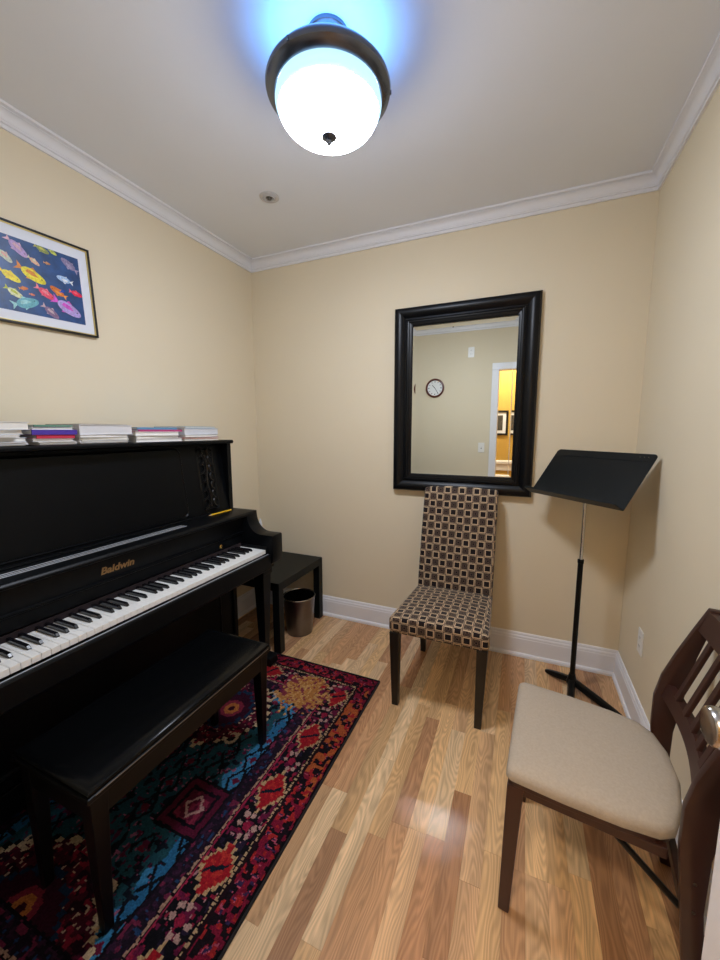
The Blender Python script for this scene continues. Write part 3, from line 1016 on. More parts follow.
# ================================================================ MIRROR
MX0, MX1, MZ0, MZ1 = -0.770, 0.056, 0.978, 2.101
GX0, GX1, GZ0, GZ1 = -0.652, -0.056, 1.088, 1.982
mr = thing('wall_mirror', 'large upright wall mirror in a wide black frame', 'mirror', ((MX0 + MX1) / 2, YB - 0.004, MZ0))
FW = GX0 - MX0                       # width of the frame
FH = GZ0 - MZ0
# frame section: (fraction of width from outer edge, height off the wall)
sec = [(0.0, 0.004), (0.0, 0.022), (0.03, 0.030), (0.07, 0.034)]
for k in range(9):
    t = k / 8
    sec.append((0.08 + 0.50 * t, 0.035 + 0.016 * math.sin(PI * (0.15 + 0.72 * t)) - 0.012 * t))
sec += [(0.60, 0.030), (0.63, 0.036), (0.70, 0.037), (0.73, 0.030), (0.80, 0.029), (0.83, 0.024), (0.92, 0.022), (1.0, 0.018), (1.0, 0.004)]


def frame_pt(tx, tz, h):
    return (tx, YB - h, tz)


def rail(k):
    v = []
    for (t, h) in sec:
        a = [(MX0 + FW * t, MZ0 + FH * t), (MX1 - FW * t, MZ0 + FH * t), (MX1 - FW * t, MZ1 - FH * t), (MX0 + FW * t, MZ1 - FH * t)]
        for q in (a[k], a[(k + 1) % 4]):
            v.append(frame_pt(q[0], q[1], h))
    n = len(sec)
    f = [(2 * i, 2 * i + 1, 2 * ((i + 1) % n) + 1, 2 * ((i + 1) % n)) for i in range(n)]
    f += [tuple(2 * i for i in range(n)), tuple(2 * i + 1 for i in range(n))[::-1]]
    return MB().add(v, f)


for k in range(4):
    part('frame_rail', rail(k), M_['mirror_frame_black'], mr, smooth=True, sharp=30)
# beaded sight edge
bd = MB()
def bead(xx, zz):
    bd.add([(xx - 0.0035, YB - 0.024, zz), (xx + 0.0035, YB - 0.024, zz), (xx, YB - 0.024, zz - 0.0035), (xx, YB - 0.024, zz + 0.0035), (xx, YB - 0.0285, zz), (xx, YB - 0.020, zz)],
           [(0, 2, 4), (2, 1, 4), (1, 3, 4), (3, 0, 4), (2, 0, 5), (1, 2, 5), (3, 1, 5), (0, 3, 5)])
nb = 74
for k in range(nb + 1):
    xx = GX0 - 0.004 + (GX1 - GX0 + 0.008) * k / nb
    bead(xx, GZ0 - 0.005); bead(xx, GZ1 + 0.005)
for k in range(1, 111):
    zz = GZ0 - 0.005 + (GZ1 - GZ0 + 0.01) * k / 111
    bead(GX0 - 0.005, zz); bead(GX1 + 0.005, zz)
o = part('bead_moulding', bd, M_['mirror_frame_black'], mr)
o['kind'] = 'stuff'
BV, BD = 0.020, -0.0006
yg = YB - 0.0205
v = [(GX0, yg + BD, GZ0), (GX1, yg + BD, GZ0), (GX1, yg + BD, GZ1), (GX0, yg + BD, GZ1),
     (GX0 + BV, yg, GZ0 + BV), (GX1 - BV, yg, GZ0 + BV), (GX1 - BV, yg, GZ1 - BV), (GX0 + BV, yg, GZ1 - BV),
     (GX0, YB - 0.006, GZ0), (GX1, YB - 0.006, GZ0), (GX1, YB - 0.006, GZ1), (GX0, YB - 0.006, GZ1)]
f = [(4, 5, 6, 7), (0, 1, 5, 4), (1, 2, 6, 5), (2, 3, 7, 6), (3, 0, 4, 7), (0, 8, 9, 1), (1, 9, 10, 2), (2, 10, 11, 3), (3, 11, 8, 0), (11, 10, 9, 8)]
part('mirror_pane', MB().add(v, f), M_['mirror_glass'], mr)

# ================================================================ UPHOLSTERED CHAIR
pc_x, pc_y = -0.328, 1.930
pch = thing('dining_chair', 'armless dining chair in brown and cream squares fabric below the mirror', 'chair', (pc_x, pc_y, 0))


def uv_box(me, mode):
    uvl = me.uv_layers.new(name='UVMap')
    for pl in me.polygons:
        n = pl.normal
        for li in pl.loop_indices:
            c = me.vertices[me.loops[li].vertex_index].co
            if abs(n.x) > max(abs(n.y), abs(n.z)):
                uv = (c.y + 0.21, c.z) if mode == 'seat' else (c.y, c.z)
            elif mode == 'seat':
                uv = (c.x, c.z - 0.28 if abs(n.y) > abs(n.z) else c.y + 0.4155)
            else:
                uv = (c.x, c.z)
            uvl.data[li].uv = (uv[0] + 2.0, uv[1] + 2.0)


def soft(name, pts_faces, mat, parent, mode, bevel, sub=1):
    me = pts_faces.mesh(name, mat, bevel=bevel, bseg=4, smooth=True, sharp=80)
    uv_box(me, mode)
    return link(name, me, parent)


# seat (local coordinates, front is -y)
mb = MB()
SW0, SW1 = 0.236, 0.210      # half width front / rear
nyS, nxS = 8, 8
SF, SR = -0.272, 0.232
v, f = [], []
for j in range(nyS + 1):
    ty = j / nyS
    y = SF + (SR - SF) * ty
    hw = SW0 + (SW1 - SW0) * ty
    for i in range(nxS + 1):
        tx = i / nxS * 2 - 1
        crown_ = 0.016 * (1 - tx * tx) * math.sin(PI * min(1, 0.10 + ty * 0.9)) ** 0.6
        v.append((hw * tx, y, 0.462 + crown_ - 0.012 * ty))
nb0 = len(v)
for j in range(nyS + 1):
    ty = j / nyS
    y = SF + (SR - SF) * ty
    hw = SW0 + (SW1 - SW0) * ty
    for i in range(nxS + 1):
        tx = i / nxS * 2 - 1
        v.append((hw * tx, y + 0.004 * (1 if j == 0 else 0), 0.375))
ii = lambda i, j: j * (nxS + 1) + i
for j in range(nyS):
    for i in range(nxS):
        f.append((ii(i, j), ii(i + 1, j), ii(i + 1, j + 1), ii(i, j + 1)))
        f.append((nb0 + ii(i, j), nb0 + ii(i, j + 1), nb0 + ii(i + 1, j + 1), nb0 + ii(i + 1, j)))
for i in range(nxS):
    f.append((ii(i, 0), nb0 + ii(i, 0), nb0 + ii(i + 1, 0), ii(i + 1, 0)))
    f.append((ii(i, nyS), ii(i + 1, nyS), nb0 + ii(i + 1, nyS), nb0 + ii(i, nyS)))
for j in range(nyS):
    f.append((ii(0, j), ii(0, j + 1), nb0 + ii(0, j + 1), nb0 + ii(0, j)))
    f.append((ii(nxS, j), nb0 + ii(nxS, j), nb0 + ii(nxS, j + 1), ii(nxS, j + 1)))
soft('seat', MB().add(v, f), M_['squares_fabric'], pch, 'seat', 0.022)
# back: leaning panel with rounded top
v, f = [], []
nz = 10
for j in range(nz + 1):
    t = j / nz
    z = 0.375 + t * (1.018 - 0.375)
    yb = 0.180 + 0.150 * t ** 1.25
    hw = 0.211 + 0.001 * t
    th = 0.072 - 0.018 * t
    for (sx, sy) in ((-1, 0), (-0.33, -0.08), (0.33, -0.08), (1, 0)):
        v.append((hw * sx, yb + sy * 0.05, z + (0.008 if j == nz and abs(sx) < 0.5 else 0)))
    for (sx, sy) in ((1, 0), (0.33, 0), (-0.33, 0), (-1, 0)):
        v.append((hw * sx, yb + th, z + (0.008 if j == nz and abs(sx) < 0.5 else 0)))
for j in range(nz):
    for k in range(8):
        k2 = (k + 1) % 8
        f.append((j * 8 + k, j * 8 + k2, (j + 1) * 8 + k2, (j + 1) * 8 + k))
f += [tuple(range(8))[::-1], (nz * 8, nz * 8 + 1, nz * 8 + 6, nz * 8 + 7), (nz * 8 + 1, nz * 8 + 2, nz * 8 + 5, nz * 8 + 6), (nz * 8 + 2, nz * 8 + 3, nz * 8 + 4, nz * 8 + 5)]
soft('backrest', MB().add(v, f), M_['squares_fabric'], pch, 'back', 0.020)
for sx in (-1, 1):
    part('leg', MB().frustum((sx * 0.198, -0.250, 0.0), (0.0155, 0.0155), (sx * 0.205, -0.245, 0.382), (0.024, 0.024)), M_['chair_leg_black'], pch, local=True, bevel=0.002)
    part('leg', MB().frustum((sx * 0.182, 0.262, 0.0), (0.014, 0.016), (sx * 0.182, 0.215, 0.380), (0.020, 0.024)), M_['chair_leg_black'], pch, local=True, bevel=0.002)

# ================================================================ MUSIC STAND
SB = (0.297, 2.150, 0.0)
ms = thing('music_stand', 'black metal music stand in the corner beside the mirror', 'stand', SB)
yaw, til = -0.862, 0.919
dr = Vector((math.cos(yaw), math.sin(yaw), 0))
dn = Vector((-math.sin(yaw), math.cos(yaw), 0))
du = dn * math.cos(til) + Vector((0, 0, 1)) * math.sin(til)
dnorm = dr.cross(du)          # faces the reader or away
if dnorm.dot(CAM - Vector(SB)) < 0:
    dnorm = -dnorm
dc = Vector((0.287, 2.098, 1.142))


def dpt(a, b, c):
    return dc + dr * a + du * b + dnorm * c


def dbox(a0, a1, b0, b1, c0, c1):
    v = [dpt(a, b, c) for a in (a0, a1) for b in (b0, b1) for c in (c0, c1)]
    return MB().add(v, [(0, 1, 3, 2), (4, 6, 7, 5), (0, 4, 5, 1), (2, 3, 7, 6), (0, 2, 6, 4), (1, 5, 7, 3)])


hw, hh = 0.264, 0.143
outl = []
for (ca, cb, a0) in ((hw - 0.018, hh - 0.018, 0), (-hw + 0.018, hh - 0.018, 90)):
    for k in range(6):
        a = math.radians(a0 + 90 * k / 5)
        outl.append((ca + 0.018 * math.cos(a), cb + 0.018 * math.sin(a)))
outl += [(-hw, -hh), (hw, -hh)]
n = len(outl)
v = [dpt(a, b, 0.0) for a, b in outl] + [dpt(a, b, -0.0025) for a, b in outl]
f = [tuple(range(n)), tuple(range(2 * n - 1, n - 1, -1))] + [(i, n + i, n + (i + 1) % n, (i + 1) % n) for i in range(n)]
dk = part('desk', MB().add(v, f), M_['stand_black'], ms)
part('crease', dbox(-hw + 0.003, hw - 0.003, hh - 0.040, hh - 0.037, 0.0, 0.0014), M_['stand_black'], dk)
v = [dpt(a, b, c) for (a, b, c) in ((-hw, -hh, 0.0), (hw, -hh, 0.0), (hw - 0.004, -hh - 0.004, 0.052), (-hw + 0.004, -hh - 0.004, 0.052), (-hw, -hh - 0.003, 0.0), (hw, -hh - 0.003, 0.0), (hw - 0.004, -hh - 0.007, 0.052), (-hw + 0.004, -hh - 0.007, 0.052))]
part('ledge', MB().add(v, [(0, 1, 2, 3), (7, 6, 5, 4), (0, 4, 5, 1), (1, 5, 6, 2), (2, 6, 7, 3), (3, 7, 4, 0)]), M_['stand_black'], dk)
part('ledge_lip', dbox(-hw + 0.004, hw - 0.004, -hh - 0.006, -hh + 0.004, 0.050, 0.053), M_['stand_black'], dk)
for k in range(3):
    q = dpt(0.195 + 0.018 * k, hh - 0.018, 0.0012)
    part('rivet', MB().lathe([(0.0022, -0.001), (0.0022, 0.0008), (0.0, 0.0014)], q, 8), M_['nickel'], dk)
sx_, sy_ = SB[0], SB[1]
# bracket from the pole head to the back of the desk
part('bracket', MB().tube([(sx_, sy_, 1.105), (sx_, sy_, 1.140), dpt(0.02, 0.03, -0.014)], [0.013, 0.015, 0.012], 12), M_['stand_base'], ms, smooth=True)
part('inner_pole', MB().tube([(sx_, sy_, 0.62), (sx_, sy_, 1.11)], 0.0085, 16), M_['chrome'], ms, smooth=True)
part('outer_pole', MB().lathe([(0.0, 0.05), (0.0125, 0.05), (0.0125, 0.688), (0.0145, 0.690), (0.0145, 0.708), (0.0095, 0.710), (0.0, 0.710)], SB, 20), M_['stand_base'], ms, smooth=True)
part('hub', MB().lathe([(0.0, 0.030), (0.026, 0.030), (0.028, 0.040), (0.020, 0.062), (0.015, 0.085), (0.0, 0.085)], SB, 20), M_['stand_base'], ms, smooth=True)
for ang, ln in ((136, 0.150), (-37, 0.240), (-98, 0.235)):
    a = math.radians(ang)
    d = Vector((math.cos(a), math.sin(a), 0))
    s = Vector((-d.y, d.x, 0))
    v, f = [], []
    m = 9
    for j in range(m):
        t = j / (m - 1)
        c = Vector(SB) + d * (0.012 + ln * t)
        zt = 0.060 - 0.036 * t - 0.012 * t * t
        zb_ = 0.034 * (1 - t) ** 1.6 if t < 0.85 else 0.0
        w2 = 0.019 - 0.004 * t if t < 0.95 else 0.010
        v += [c - s * w2 + Vector((0, 0, zb_)), c + s * w2 + Vector((0, 0, zb_)), c + s * w2 * 0.7 + Vector((0, 0, zt)), c - s * w2 * 0.7 + Vector((0, 0, zt))]
    for j in range(m - 1):
        for k in range(4):
            k2 = (k + 1) % 4
            f.append((j * 4 + k, j * 4 + k2, j * 4 + 4 + k2, j * 4 + 4 + k))
    f += [(3, 2, 1, 0), tuple((m - 1) * 4 + k for k in range(4))]
    part('leg', MB().add(v, f), M_['stand_base'], ms, smooth=True, bevel=0.003)

# ================================================================ FOLDING CHAIR  (local: x = towards the back, y = along the front edge)
fc_rot = math.atan2(-0.122, 0.9925)
fc = thing('folding_chair', 'dark wooden slat back folding chair with beige padded seat', 'chair', (-0.001, 1.000, 0), fc_rot)
WN = M_['walnut']
# seat board and pad outline: square front corners, bowed back
def seat_outline(o=0.0):
    pts = []
    def arc(cx_, cy_, r, a0, a1, n=6):
        for k in range(n + 1):
            a = math.radians(a0 + (a1 - a0) * k / n)
            pts.append((cx_ + r * math.cos(a), cy_ + r * math.sin(a)))
    arc(0.022, 0.016, 0.022 + o, 180, 262)           # near front corner
    # near side runs to the back, slightly bowed out then in
    pts.extend([(0.14, -0.008 - o), (0.26, -0.003 - o), (0.335, 0.008 - o)])
    pts.extend([(0.366 + o, 0.030), (0.390 + o, 0.10), (0.402 + o, 0.195), (0.392 + o, 0.29), (0.368 + o, 0.355)])
    pts.extend([(0.335, 0.385 + o), (0.26, 0.402 + o), (0.14, 0.412 + o)])
    arc(0.002, 0.393, 0.022 + o, 98, 180)
    return pts


def layered(layers):
    v, f = [], []
    n = len(layers[0][0])
    for (pts, z) in layers:
        v += [(q[0], q[1], z) for q in pts]
    for j in range(len(layers) - 1):
        f += [(j * n + i, j * n + (i + 1) % n, (j + 1) * n + (i + 1) % n, (j + 1) * n + i) for i in range(n)]
    f += [tuple(range(n))[::-1], tuple((len(layers) - 1) * n + i for i in range(n))]
    return MB().add(v, f)


def shrink(pts, k):
    cx_ = sum(q[0] for q in pts) / len(pts)
    cy_ = sum(q[1] for q in pts) / len(pts)
    return [(cx_ + (q[0] - cx_) * k, cy_ + (q[1] - cy_) * k) for q in pts]


so = seat_outline()
part('seat_pad', layered([(so, 0.425), (so, 0.436), (shrink(so, 0.985), 0.446), (shrink(so, 0.955), 0.453), (shrink(so, 0.88), 0.459), (shrink(so, 0.70), 0.463), (shrink(so, 0.35), 0.465)]), M_['beige_seat'], fc, local=True, smooth=True, sharp=75)
si = shrink(so, 0.965)
part('seat_board', layered([(si, 0.405), (si, 0.4255)]), WN, fc, local=True, bevel=0.002)
for y in (0.010, 0.372):
    part('seat_rail', MB().box(0.03, 0.352, y, y + 0.020, 0.378, 0.4055), WN, fc, local=True, bevel=0.003)
part('front_rail', MB().box(0.016, 0.036, 0.03, 0.372, 0.375, 0.4055), WN, fc, local=True, bevel=0.003)
for y in (0.014, 0.388):
    part('leg', MB().frustum((0.012, y, 0.0), (0.0145, 0.011), (0.026, y, 0.405), (0.021, 0.012)), WN, fc, local=True, bevel=0.003)
# back stiles: one sweeping piece from floor to top rail
fe = [(0.0, 0.420), (0.15, 0.391), (0.32, 0.374), (0.45, 0.362), (0.55, 0.362), (0.62, 0.376), (0.70, 0.404), (0.78, 0.436), (0.852, 0.466)]
re = [(0.0, 0.450), (0.15, 0.429), (0.32, 0.414), (0.45, 0.416), (0.53, 0.427), (0.62, 0.438), (0.70, 0.450), (0.78, 0.470), (0.852, 0.494)]
poly = [(q[1], q[0]) for q in fe] + [(q[1], q[0]) for q in re[::-1]]
for y in (-0.024, 0.380):
    st = part('back_stile', MB().prism(poly, y, y + 0.022, 1), WN, fc, local=True, smooth=True, sharp=40, bevel=0.003)
    if y < 0:
        for z, xx in ((0.385, 0.393), (0.315, 0.396)):
            part('screw', MB().lathe([(0.004, -0.001), (0.004, 0.0006), (0.0, 0.0008)], (xx, y, z), 10, axis=1), M_['nickel'], st, local=True)


def bowed(z0, z1, xa, xb, th, bow):
    """cross rail bowed to the back between the stiles"""
    v, f = [], []
    m = 12
    for j in range(m + 1):
        t = j / m
        y = -0.002 + 0.382 * t
        bx = bow * math.sin(PI * t)
        v += [(xa + bx, y, z0), (xa + bx + th, y, z0), (xb + bx + th, y, z1), (xb + bx, y, z1)]
    for j in range(m):
        for k in range(4):
            k2 = (k + 1) % 4
            f.append((j * 4 + k, j * 4 + k2, j * 4 + 4 + k2, j * 4 + 4 + k))
    f += [(3, 2, 1, 0), tuple(m * 4 + k for k in range(4))]
    return MB().add(v, f)


part('top_rail', bowed(0.786, 0.846, 0.444, 0.464, 0.019, 0.016), WN, fc, local=True, smooth=True, sharp=40)
part('lower_rail', bowed(0.560, 0.600, 0.378, 0.390, 0.020, 0.020), WN, fc, local=True, smooth=True, sharp=40)
for k in range(5):
    t = (k + 1) / 6
    y = 0.378 * t
    bo_ = 0.018 * math.sin(PI * t)
    xa, xb = 0.388 + bo_, 0.450 + bo_
    v = [(xa, y - 0.012, 0.598), (xa + 0.011, y - 0.012, 0.598), (xa + 0.011, y + 0.012, 0.598), (xa, y + 0.012, 0.598), (xb, y - 0.012, 0.795), (xb + 0.011, y - 0.012, 0.795), (xb + 0.011, y + 0.012, 0.795), (xb, y + 0.012, 0.795)]
    part('slat', MB().add(v, [(3, 2, 1, 0), (4, 5, 6, 7), (0, 1, 5, 4), (1, 2, 6, 5), (2, 3, 7, 6), (3, 0, 4, 7)]), WN, fc, local=True, bevel=0.002)
part('rear_stretcher', MB().box(0.385, 0.403, -0.004, 0.382, 0.255, 0.285), WN, fc, local=True, bevel=0.003)
for y in (0.018, 0.362):
    part('folding_strut', MB().tube([(0.235, y + 0.012, 0.386), (0.388, y - 0.010 if y < 0.1 else y + 0.012, 0.275)], 0.0075, 8), M_['black_metal'], fc, local=True)

# ================================================================ CEILING LAMP
LX, LY = -0.615, 1.190
cl = thing('ceiling_lamp', 'glowing bowl ceiling lamp with brushed nickel pan', 'lamp', (LX, LY, ZC))
c0 = (LX, LY, 0.0)
part('canopy', MB().lathe([(0.0, ZC), (0.064, ZC), (0.064, ZC - 0.010), (0.058, ZC - 0.018), (0.042, ZC - 0.026), (0.024, ZC - 0.030), (0.0, ZC - 0.030)], c0, 40), M_['lamp_nickel'], cl, smooth=True)
part('neck', MB().lathe([(0.030, ZC - 0.028), (0.024, ZC - 0.036), (0.024, ZC - 0.088), (0.034, ZC - 0.098)], c0, 32), M_['lamp_nickel'], cl, smooth=True)
pan = [(0.034, 2.466), (0.060, 2.470), (0.100, 2.466), (0.145, 2.453), (0.176, 2.436), (0.191, 2.418), (0.194, 2.408), (0.192, 2.400), (0.185, 2.394), (0.174, 2.388), (0.167, 2.386), (0.162, 2.388), (0.160, 2.396), (0.155, 2.410), (0.10, 2.44), (0.034, 2.455)]
part('pan', MB().lathe(pan, c0, 64, caps=False), M_['lamp_nickel'], cl, smooth=True)
part('glass_collar', MB().lathe([(0.1590, 2.394), (0.164, 2.380), (0.166, 2.368), (0.164, 2.357), (0.159, 2.350), (0.156, 2.348)], c0, 64, caps=False), M_['lamp_collar'], cl, smooth=True)
prof = [(0.156, 2.348), (0.155, 2.343), (0.150, 2.334), (0.141, 2.323), (0.128, 2.312), (0.111, 2.303), (0.090, 2.295), (0.064, 2.289), (0.034, 2.286), (0.0, 2.285)]
bowl = part('glass_bowl', MB().lathe(prof, c0, 64, caps=False), M_['lamp_glass'], cl, smooth=True)
part('finial', MB().lathe([(r_ * 1.35, z_ + 0.019) for r_, z_ in ((0.0, 2.268), (0.017, 2.265), (0.018, 2.260), (0.012, 2.255), (0.006, 2.252), (0.0075, 2.247), (0.005, 2.242), (0.003, 2.238), (0.0, 2.235))], c0, 24), M_['lamp_nickel'], cl, smooth=True)
for k in range(3):
    a = 2 * PI * k / 3 + 0.4
    q = (LX + 0.193 * math.cos(a), LY + 0.193 * math.sin(a), 2.408)
    part('thumb_screw', MB().lathe([(0.0, -0.006), (0.004, -0.006), (0.004, 0.004), (0.0, 0.006)], q, 10), M_['lamp_nickel'], cl)
ld = bpy.data.lights.new('added_uplight', 'AREA')  # extra upward disk light, added to make a blue halo on the ceiling
ld.shape = 'DISK'
ld.size = 0.34
ld.energy = UPLIGHT_W
ld.color = UPLIGHT_COLOR
lo = bpy.data.objects.new('added_uplight', ld)
COL.objects.link(lo)
lo.parent = cl
lo.location = (0.0, 0.0, 2.4725 - ZC)
lo.rotation_euler = (PI, 0, 0)

# sprinkler in the ceiling
SX, SY = -1.278, 1.790
sp = thing('ceiling_sprinkler', 'small round recessed sprinkler in the ceiling', 'sprinkler', (SX, SY, ZC))
part('escutcheon', MB().lathe([(0.020, ZC), (0.050, ZC), (0.050, ZC - 0.003), (0.044, ZC - 0.007), (0.036, ZC - 0.008), (0.033, ZC - 0.004), (0.028, ZC - 0.010), (0.022, ZC - 0.009), (0.020, ZC)], (SX, SY, 0), 36), M_['ceiling_metal'], sp, smooth=True)
part('head', MB().lathe([(0.018, ZC), (0.016, ZC - 0.004), (0.008, ZC - 0.006), (0.006, ZC - 0.010), (0.011, ZC - 0.012), (0.0, ZC - 0.013)], (SX, SY, 0), 20), simple('sprinkler_head', '#6a6662', 0.4, metal=0.6), sp, smooth=True)

# ================================================================ FISH PICTURE on the left wall
FP0, FP1, FZ0, FZ1 = 0.640, 1.213, 1.777, 2.156
fp = thing('framed_picture', 'thin black framed print of colourful fish on dark blue', 'picture', (XL + 0.002, (FP0 + FP1) / 2, (FZ0 + FZ1) / 2))
fp.rotation_euler = (math.radians(2.2), 0, 0)
hy, hz = (FP1 - FP0) / 2, (FZ1 - FZ0) / 2
fw = 0.008


def lbox(y0, y1, z0, z1, x0, x1):
    return MB().box(x0, x1, y0, y1, z0, z1)


for (y0, y1, z0, z1) in ((-hy, hy, hz - fw, hz), (-hy, hy, -hz, -hz + fw), (-hy, -hy + fw, -hz + fw, hz - fw), (hy - fw, hy, -hz + fw, hz - fw)):
    part('frame_rail', lbox(y0, y1, z0, z1, 0.0, 0.018), M_['frame_black'], fp, local=True, bevel=0.001)
a, b, w = hy - fw, hz - fw, 0.004
for (y0, y1, z0, z1) in ((-a, a, b - w, b), (-a, a, -b, -b + w), (-a, -a + w, -b + w, b - w), (a - w, a, -b + w, b - w)):
    part('gilt_fillet', lbox(y0, y1, z0, z1, 0.0, 0.013), M_['frame_gold'], fp, local=True)
part('mat_board', lbox(-a + w, a - w, -b + w, b - w, 0.0, 0.008), M_['mat_board'], fp, local=True)
pm = 0.048
pr = part('print', lbox(-hy + pm, hy - pm, -hz + pm, hz - pm - 0.004, 0.0078, 0.0086), M_['ocean_print'], fp, local=True)
FISH = []
for (cx_, cy_, ln, ang, c1, c2) in ((105, 300, 170, -38, '#b79ac8', '#d9b2c0'), (25, 350, 130, -40, '#c3c9b4', '#e0a79c'), (215, 390, 85, -30, '#e2b496', '#d6cfae'), (60, 480, 155, -22, '#f0dc3c', '#e8c63a'),
                                    (200, 475, 200, -22, '#eadb3e', '#d98a3c'), (90, 590, 130, -25, '#dfe2b0', '#b9c13e'), (150, 565, 65, 15, '#d9783c', '#e0985a'), (290, 595, 135, -28, '#e8566e', '#ee8a96'),
                                    (375, 590, 115, 155, '#dc7a34', '#e89a48'), (485, 600, 85, -10, '#e52e50', '#f06a7c'), (165, 660, 190, 22, '#6fb0bc', '#9ecdd0'), (325, 715, 125, -35, '#8a7090', '#c9b0b8'),
                                    (430, 690, 190, -24, '#b6a2dc', '#d45cc8'), (415, 512, 105, 172, '#a9c6ea', '#e8ecf2'), (445, 420, 120, 150, '#8d83a6', '#a59ab8'), (265, 315, 100, -15, '#8e9a58', '#c6c05c'), (300, 405, 45, 0, '#c98a5a', '#d9a878'),
                                    (335, 335, 60, -20, '#c9cf60', '#9aa850'), (205, 605, 40, 0, '#e07a5a', '#e89a6a'), (400, 585, 45, 30, '#2446a8', '#3a62c0')):
    p_ = P(cx_ / 6.4, 200 + cy_ / 6.4, 0, XL + 0.011)
    q_ = P((cx_ + ln * 0.5) / 6.4, 200 + cy_ / 6.4, 0, XL + 0.011)
    FISH.append((p_.y, p_.z, abs(q_.y - p_.y) * 2.0, ang, c1, c2))
for k in range(16):        # the rest of the print runs on past the frame of the photograph
    FISH.append((random.uniform(0.71, 0.80), random.uniform(1.86, 2.09), random.uniform(0.05, 0.085), random.choice((-25, -15, 160, 20)), random.choice(('#e8c63a', '#d9783c', '#b79ac8', '#6fb0bc', '#e8566e')), random.choice(('#e0a79c', '#dfe2b0', '#9ecdd0', '#d45cc8'))))
for i, (fy, fz, ln, ang, c1, c2) in enumerate(FISH):
    v, f, cl_ = [], [], []
    L_ = ln / 2
    H = L_ * 0.38
    ca, sa = math.cos(math.radians(ang)), math.sin(math.radians(ang))
    lift = 0.0088 + 0.00002 * i
    body = [(L_ * 0.95, 0)] + [(L_ * (0.95 * math.cos(t) - 0.0) if math.cos(t) > 0 else L_ * 0.62 * math.cos(t), H * math.sin(t) * 0.95) for t in [PI * q / 12 for q in range(1, 12)]] + [(-L_ * 0.62, 0)] + [(L_ * (0.95 * math.cos(t)) if math.cos(t) > 0 else L_ * 0.62 * math.cos(t), H * math.sin(t) * 0.95) for t in [PI + PI * q / 12 for q in range(1, 12)]]
    shapes = [([(-L_ * 0.5, 0.02 * L_), (-L_, H * 0.85), (-L_ * 0.86, 0), (-L_, -H * 0.85)], c2, 0),
              ([(-L_ * 0.25, H * 0.6), (-L_ * 0.05, H * 1.35), (L_ * 0.35, H * 0.7)], c2, 0.000005),
              ([(-L_ * 0.15, -H * 0.6), (-L_ * 0.2, -H * 1.25), (L_ * 0.25, -H * 0.7)], c2, 0.000005),
              (body, c1, 0.00001),
              ([(-L_ * 0.30, H * 0.5), (L_ * 0.10, H * 0.62), (L_ * 0.45, H * 0.1), (L_ * 0.05, -H * 0.15), (-L_ * 0.35, -H * 0.1)], c2, 0.000014),
              ([(L_ * 0.62, H * 0.28), (L_ * 0.70, H * 0.28), (L_ * 0.70, H * 0.12), (L_ * 0.62, H * 0.12)], '#15151c', 0.000018)]
    for poly_, c_, dz in shapes:
        o_ = len(v)
        for (a_, b_) in poly_:
            yy, zz = fy + a_ * ca - b_ * sa, fz + a_ * sa + b_ * ca
            # local frame of the tilted picture, clipped to the print
            ly, lz = yy - fp.location.y, zz - fp.location.z
            t_ = -fp.rotation_euler.x
            ly, lz = ly * math.cos(t_) - lz * math.sin(t_), ly * math.sin(t_) + lz * math.cos(t_)
            ly = max(-hy + pm, min(hy - pm, ly))
            lz = max(-hz + pm, min(hz - pm - 0.004, lz))
            v.append((lift + dz, ly, lz))
        f.append(tuple(range(o_, len(v))))
        cl_.append(srgb(c_))
    me = bpy.data.meshes.new('printed_fish')
    me.from_pydata(v, [], f)
    at = me.attributes.new('col', 'FLOAT_COLOR', 'FACE')
    for j, c_ in enumerate(cl_):
        at.data[j].color = (*c_, 1)
    me.materials.append(M_['fish_print'])
    link('printed_fish', me, pr)

# ================================================================ WALL PLATES
def outlet(name, label, loc, normal, slots):
    t = thing(name, label, 'outlet' if 'outlet' in name else 'switch', loc)
    n = Vector(normal)
    s = Vector((-n.y, n.x, 0))

    def bx(a0, a1, z0, z1, d0, d1):
        v = [n * d + s * a + Vector((0, 0, z)) for a in (a0, a1) for z in (z0, z1) for d in (d0, d1)]
        return MB().add(v, [(0, 1, 3, 2), (4, 6, 7, 5), (0, 4, 5, 1), (2, 3, 7, 6), (0, 2, 6, 4), (1, 5, 7, 3)])
    part('plate', bx(-0.035, 0.035, -0.057, 0.057, 0, 0.005), M_['plate_plastic'], t, local=True, bevel=0.002)
    if slots:
        for zc in (-0.02, 0.02):
            r = part('receptacle', bx(-0.016, 0.016, zc - 0.014, zc + 0.014, 0.005, 0.0065), M_['plate_plastic'], t, local=True, bevel=0.001)
            for a in (-0.006, 0.006):
                part('slot', bx(a - 0.001, a + 0.001, zc - 0.004, zc + 0.006, 0.0064, 0.0068), M_['slot_dark'], r, local=True)
    else:
        part('toggle', bx(-0.005, 0.005, -0.004, 0.014, 0.005, 0.014), M_['plate_plastic'], t, local=True, bevel=0.001)
        part('slot', bx(-0.006, 0.006, -0.013, 0.013, 0.0048, 0.0054), M_['slot_dark'], t, local=True)
    return t


outlet('wall_outlet', 'white wall outlet low on the wall beside the music stand', (XR, 2.003, 0.397), (-1, 0, 0), True)
outlet('light_switch', 'white light switch beside the door casing', (-0.450, YF, 1.164), (0, 1, 0), False)
outlet('wall_outlet', 'white outlet plate high on the wall near the clock', (-0.600, YF, 2.253), (0, 1, 0), True)

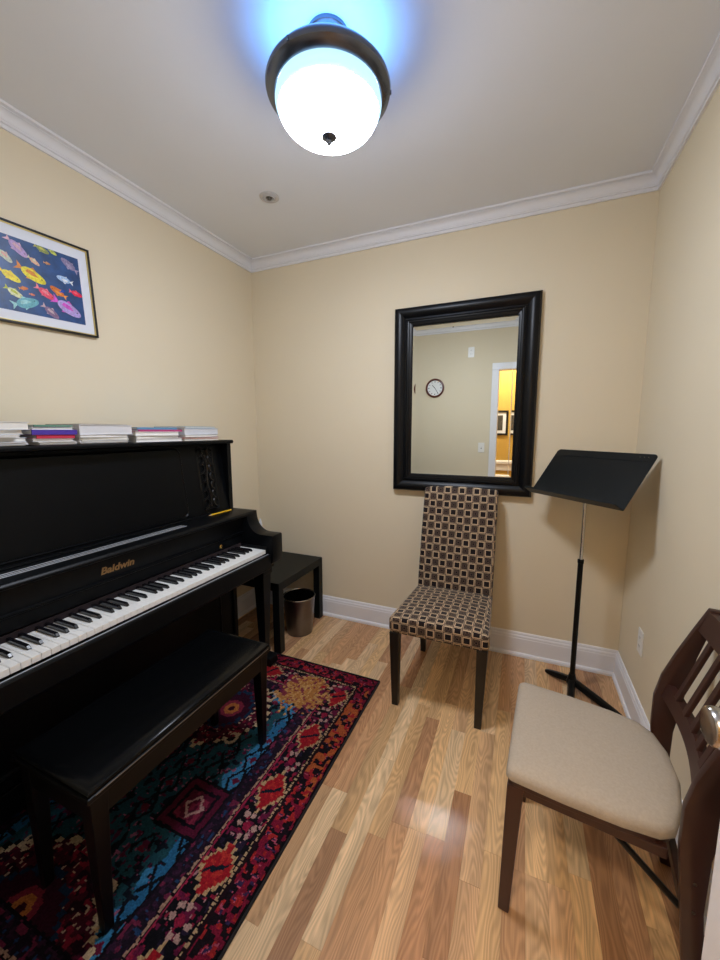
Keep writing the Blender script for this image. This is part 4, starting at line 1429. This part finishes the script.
# ================================================================ CLOCK on the front wall (seen in the mirror)
CK = (-1.009, YF, 1.868)
ck = thing('wall_clock', 'round wall clock with reddish wooden rim reflected in the mirror', 'clock', CK)
part('rim', MB().lathe([(0.088, 0.0), (0.110, 0.0), (0.112, 0.012), (0.106, 0.022), (0.096, 0.024), (0.090, 0.016), (0.088, 0.0)], CK, 48, axis=1), M_['clock_wood'], ck, smooth=True)
part('face', MB().lathe([(0.0, 0.001), (0.091, 0.001), (0.091, 0.008), (0.0, 0.008)], CK, 48, axis=1), M_['clock_face'], ck)
nrm = Vector((0, 1, 0))


def clock_bar(ang, r0, r1, w, d):
    a = math.radians(ang)           # clockwise from 12 as seen facing the clock
    dirv = Vector((-math.sin(a), 0, math.cos(a)))     # facing -y, right is -x
    s = Vector((math.cos(a), 0, math.sin(a)))
    c = Vector(CK)
    v = [c + dirv * r + s * q + nrm * e_ for r in (r0, r1) for q in (-w, w) for e_ in (0.0075, d)]
    return MB().add(v, [(0, 1, 3, 2), (4, 6, 7, 5), (0, 4, 5, 1), (2, 3, 7, 6), (0, 2, 6, 4), (1, 5, 7, 3)])


for h in range(12):
    part('hour_mark', clock_bar(h * 30, 0.066, 0.080, 0.003 if h % 3 else 0.0045, 0.0086), M_['ink'], ck)
part('minute_hand', clock_bar(212, -0.012, 0.068, 0.0025, 0.0105), M_['ink'], ck)
part('hour_hand', clock_bar(42, -0.010, 0.048, 0.0032, 0.0095), M_['ink'], ck)

# ================================================================ HALL THINGS (seen in the mirror)
hp = thing('framed_picture', 'black framed print with white mat on the yellow hall wall', 'picture', (-0.355, YHW, 1.47))
for (x0, x1, z0, z1) in ((-0.145, 0.145, 0.145, 0.172), (-0.145, 0.145, -0.172, -0.145), (-0.145, -0.118, -0.145, 0.145), (0.118, 0.145, -0.145, 0.145)):
    part('frame_rail', MB().box(x0, x1, 0.0, 0.02, z0, z1), M_['frame_black'], hp, local=True)
part('mat_board', MB().box(-0.118, 0.118, 0.0, 0.010, -0.145, 0.145), M_['mat_board'], hp, local=True)
part('print', MB().box(-0.075, 0.075, 0.009, 0.011, -0.105, 0.105), simple('grey_print', '#4a4744', 0.6, noise=0.9, nscale=30), hp, local=True)
hl = thing('hall_lamp', 'warm glowing dome ceiling lamp in the hall', 'lamp', (-0.25, -0.55, ZC))
part('pan', MB().lathe([(0.0, ZC), (0.15, ZC), (0.15, ZC - 0.02), (0.0, ZC - 0.02)], (-0.25, -0.55, 0), 32), M_['lamp_nickel'], hl)
part('glass_bowl', MB().lathe([(0.14, ZC - 0.02), (0.13, ZC - 0.05), (0.09, ZC - 0.08), (0.0, ZC - 0.095)], (-0.25, -0.55, 0), 32), M_['hall_lamp_glass'], hl, smooth=True)
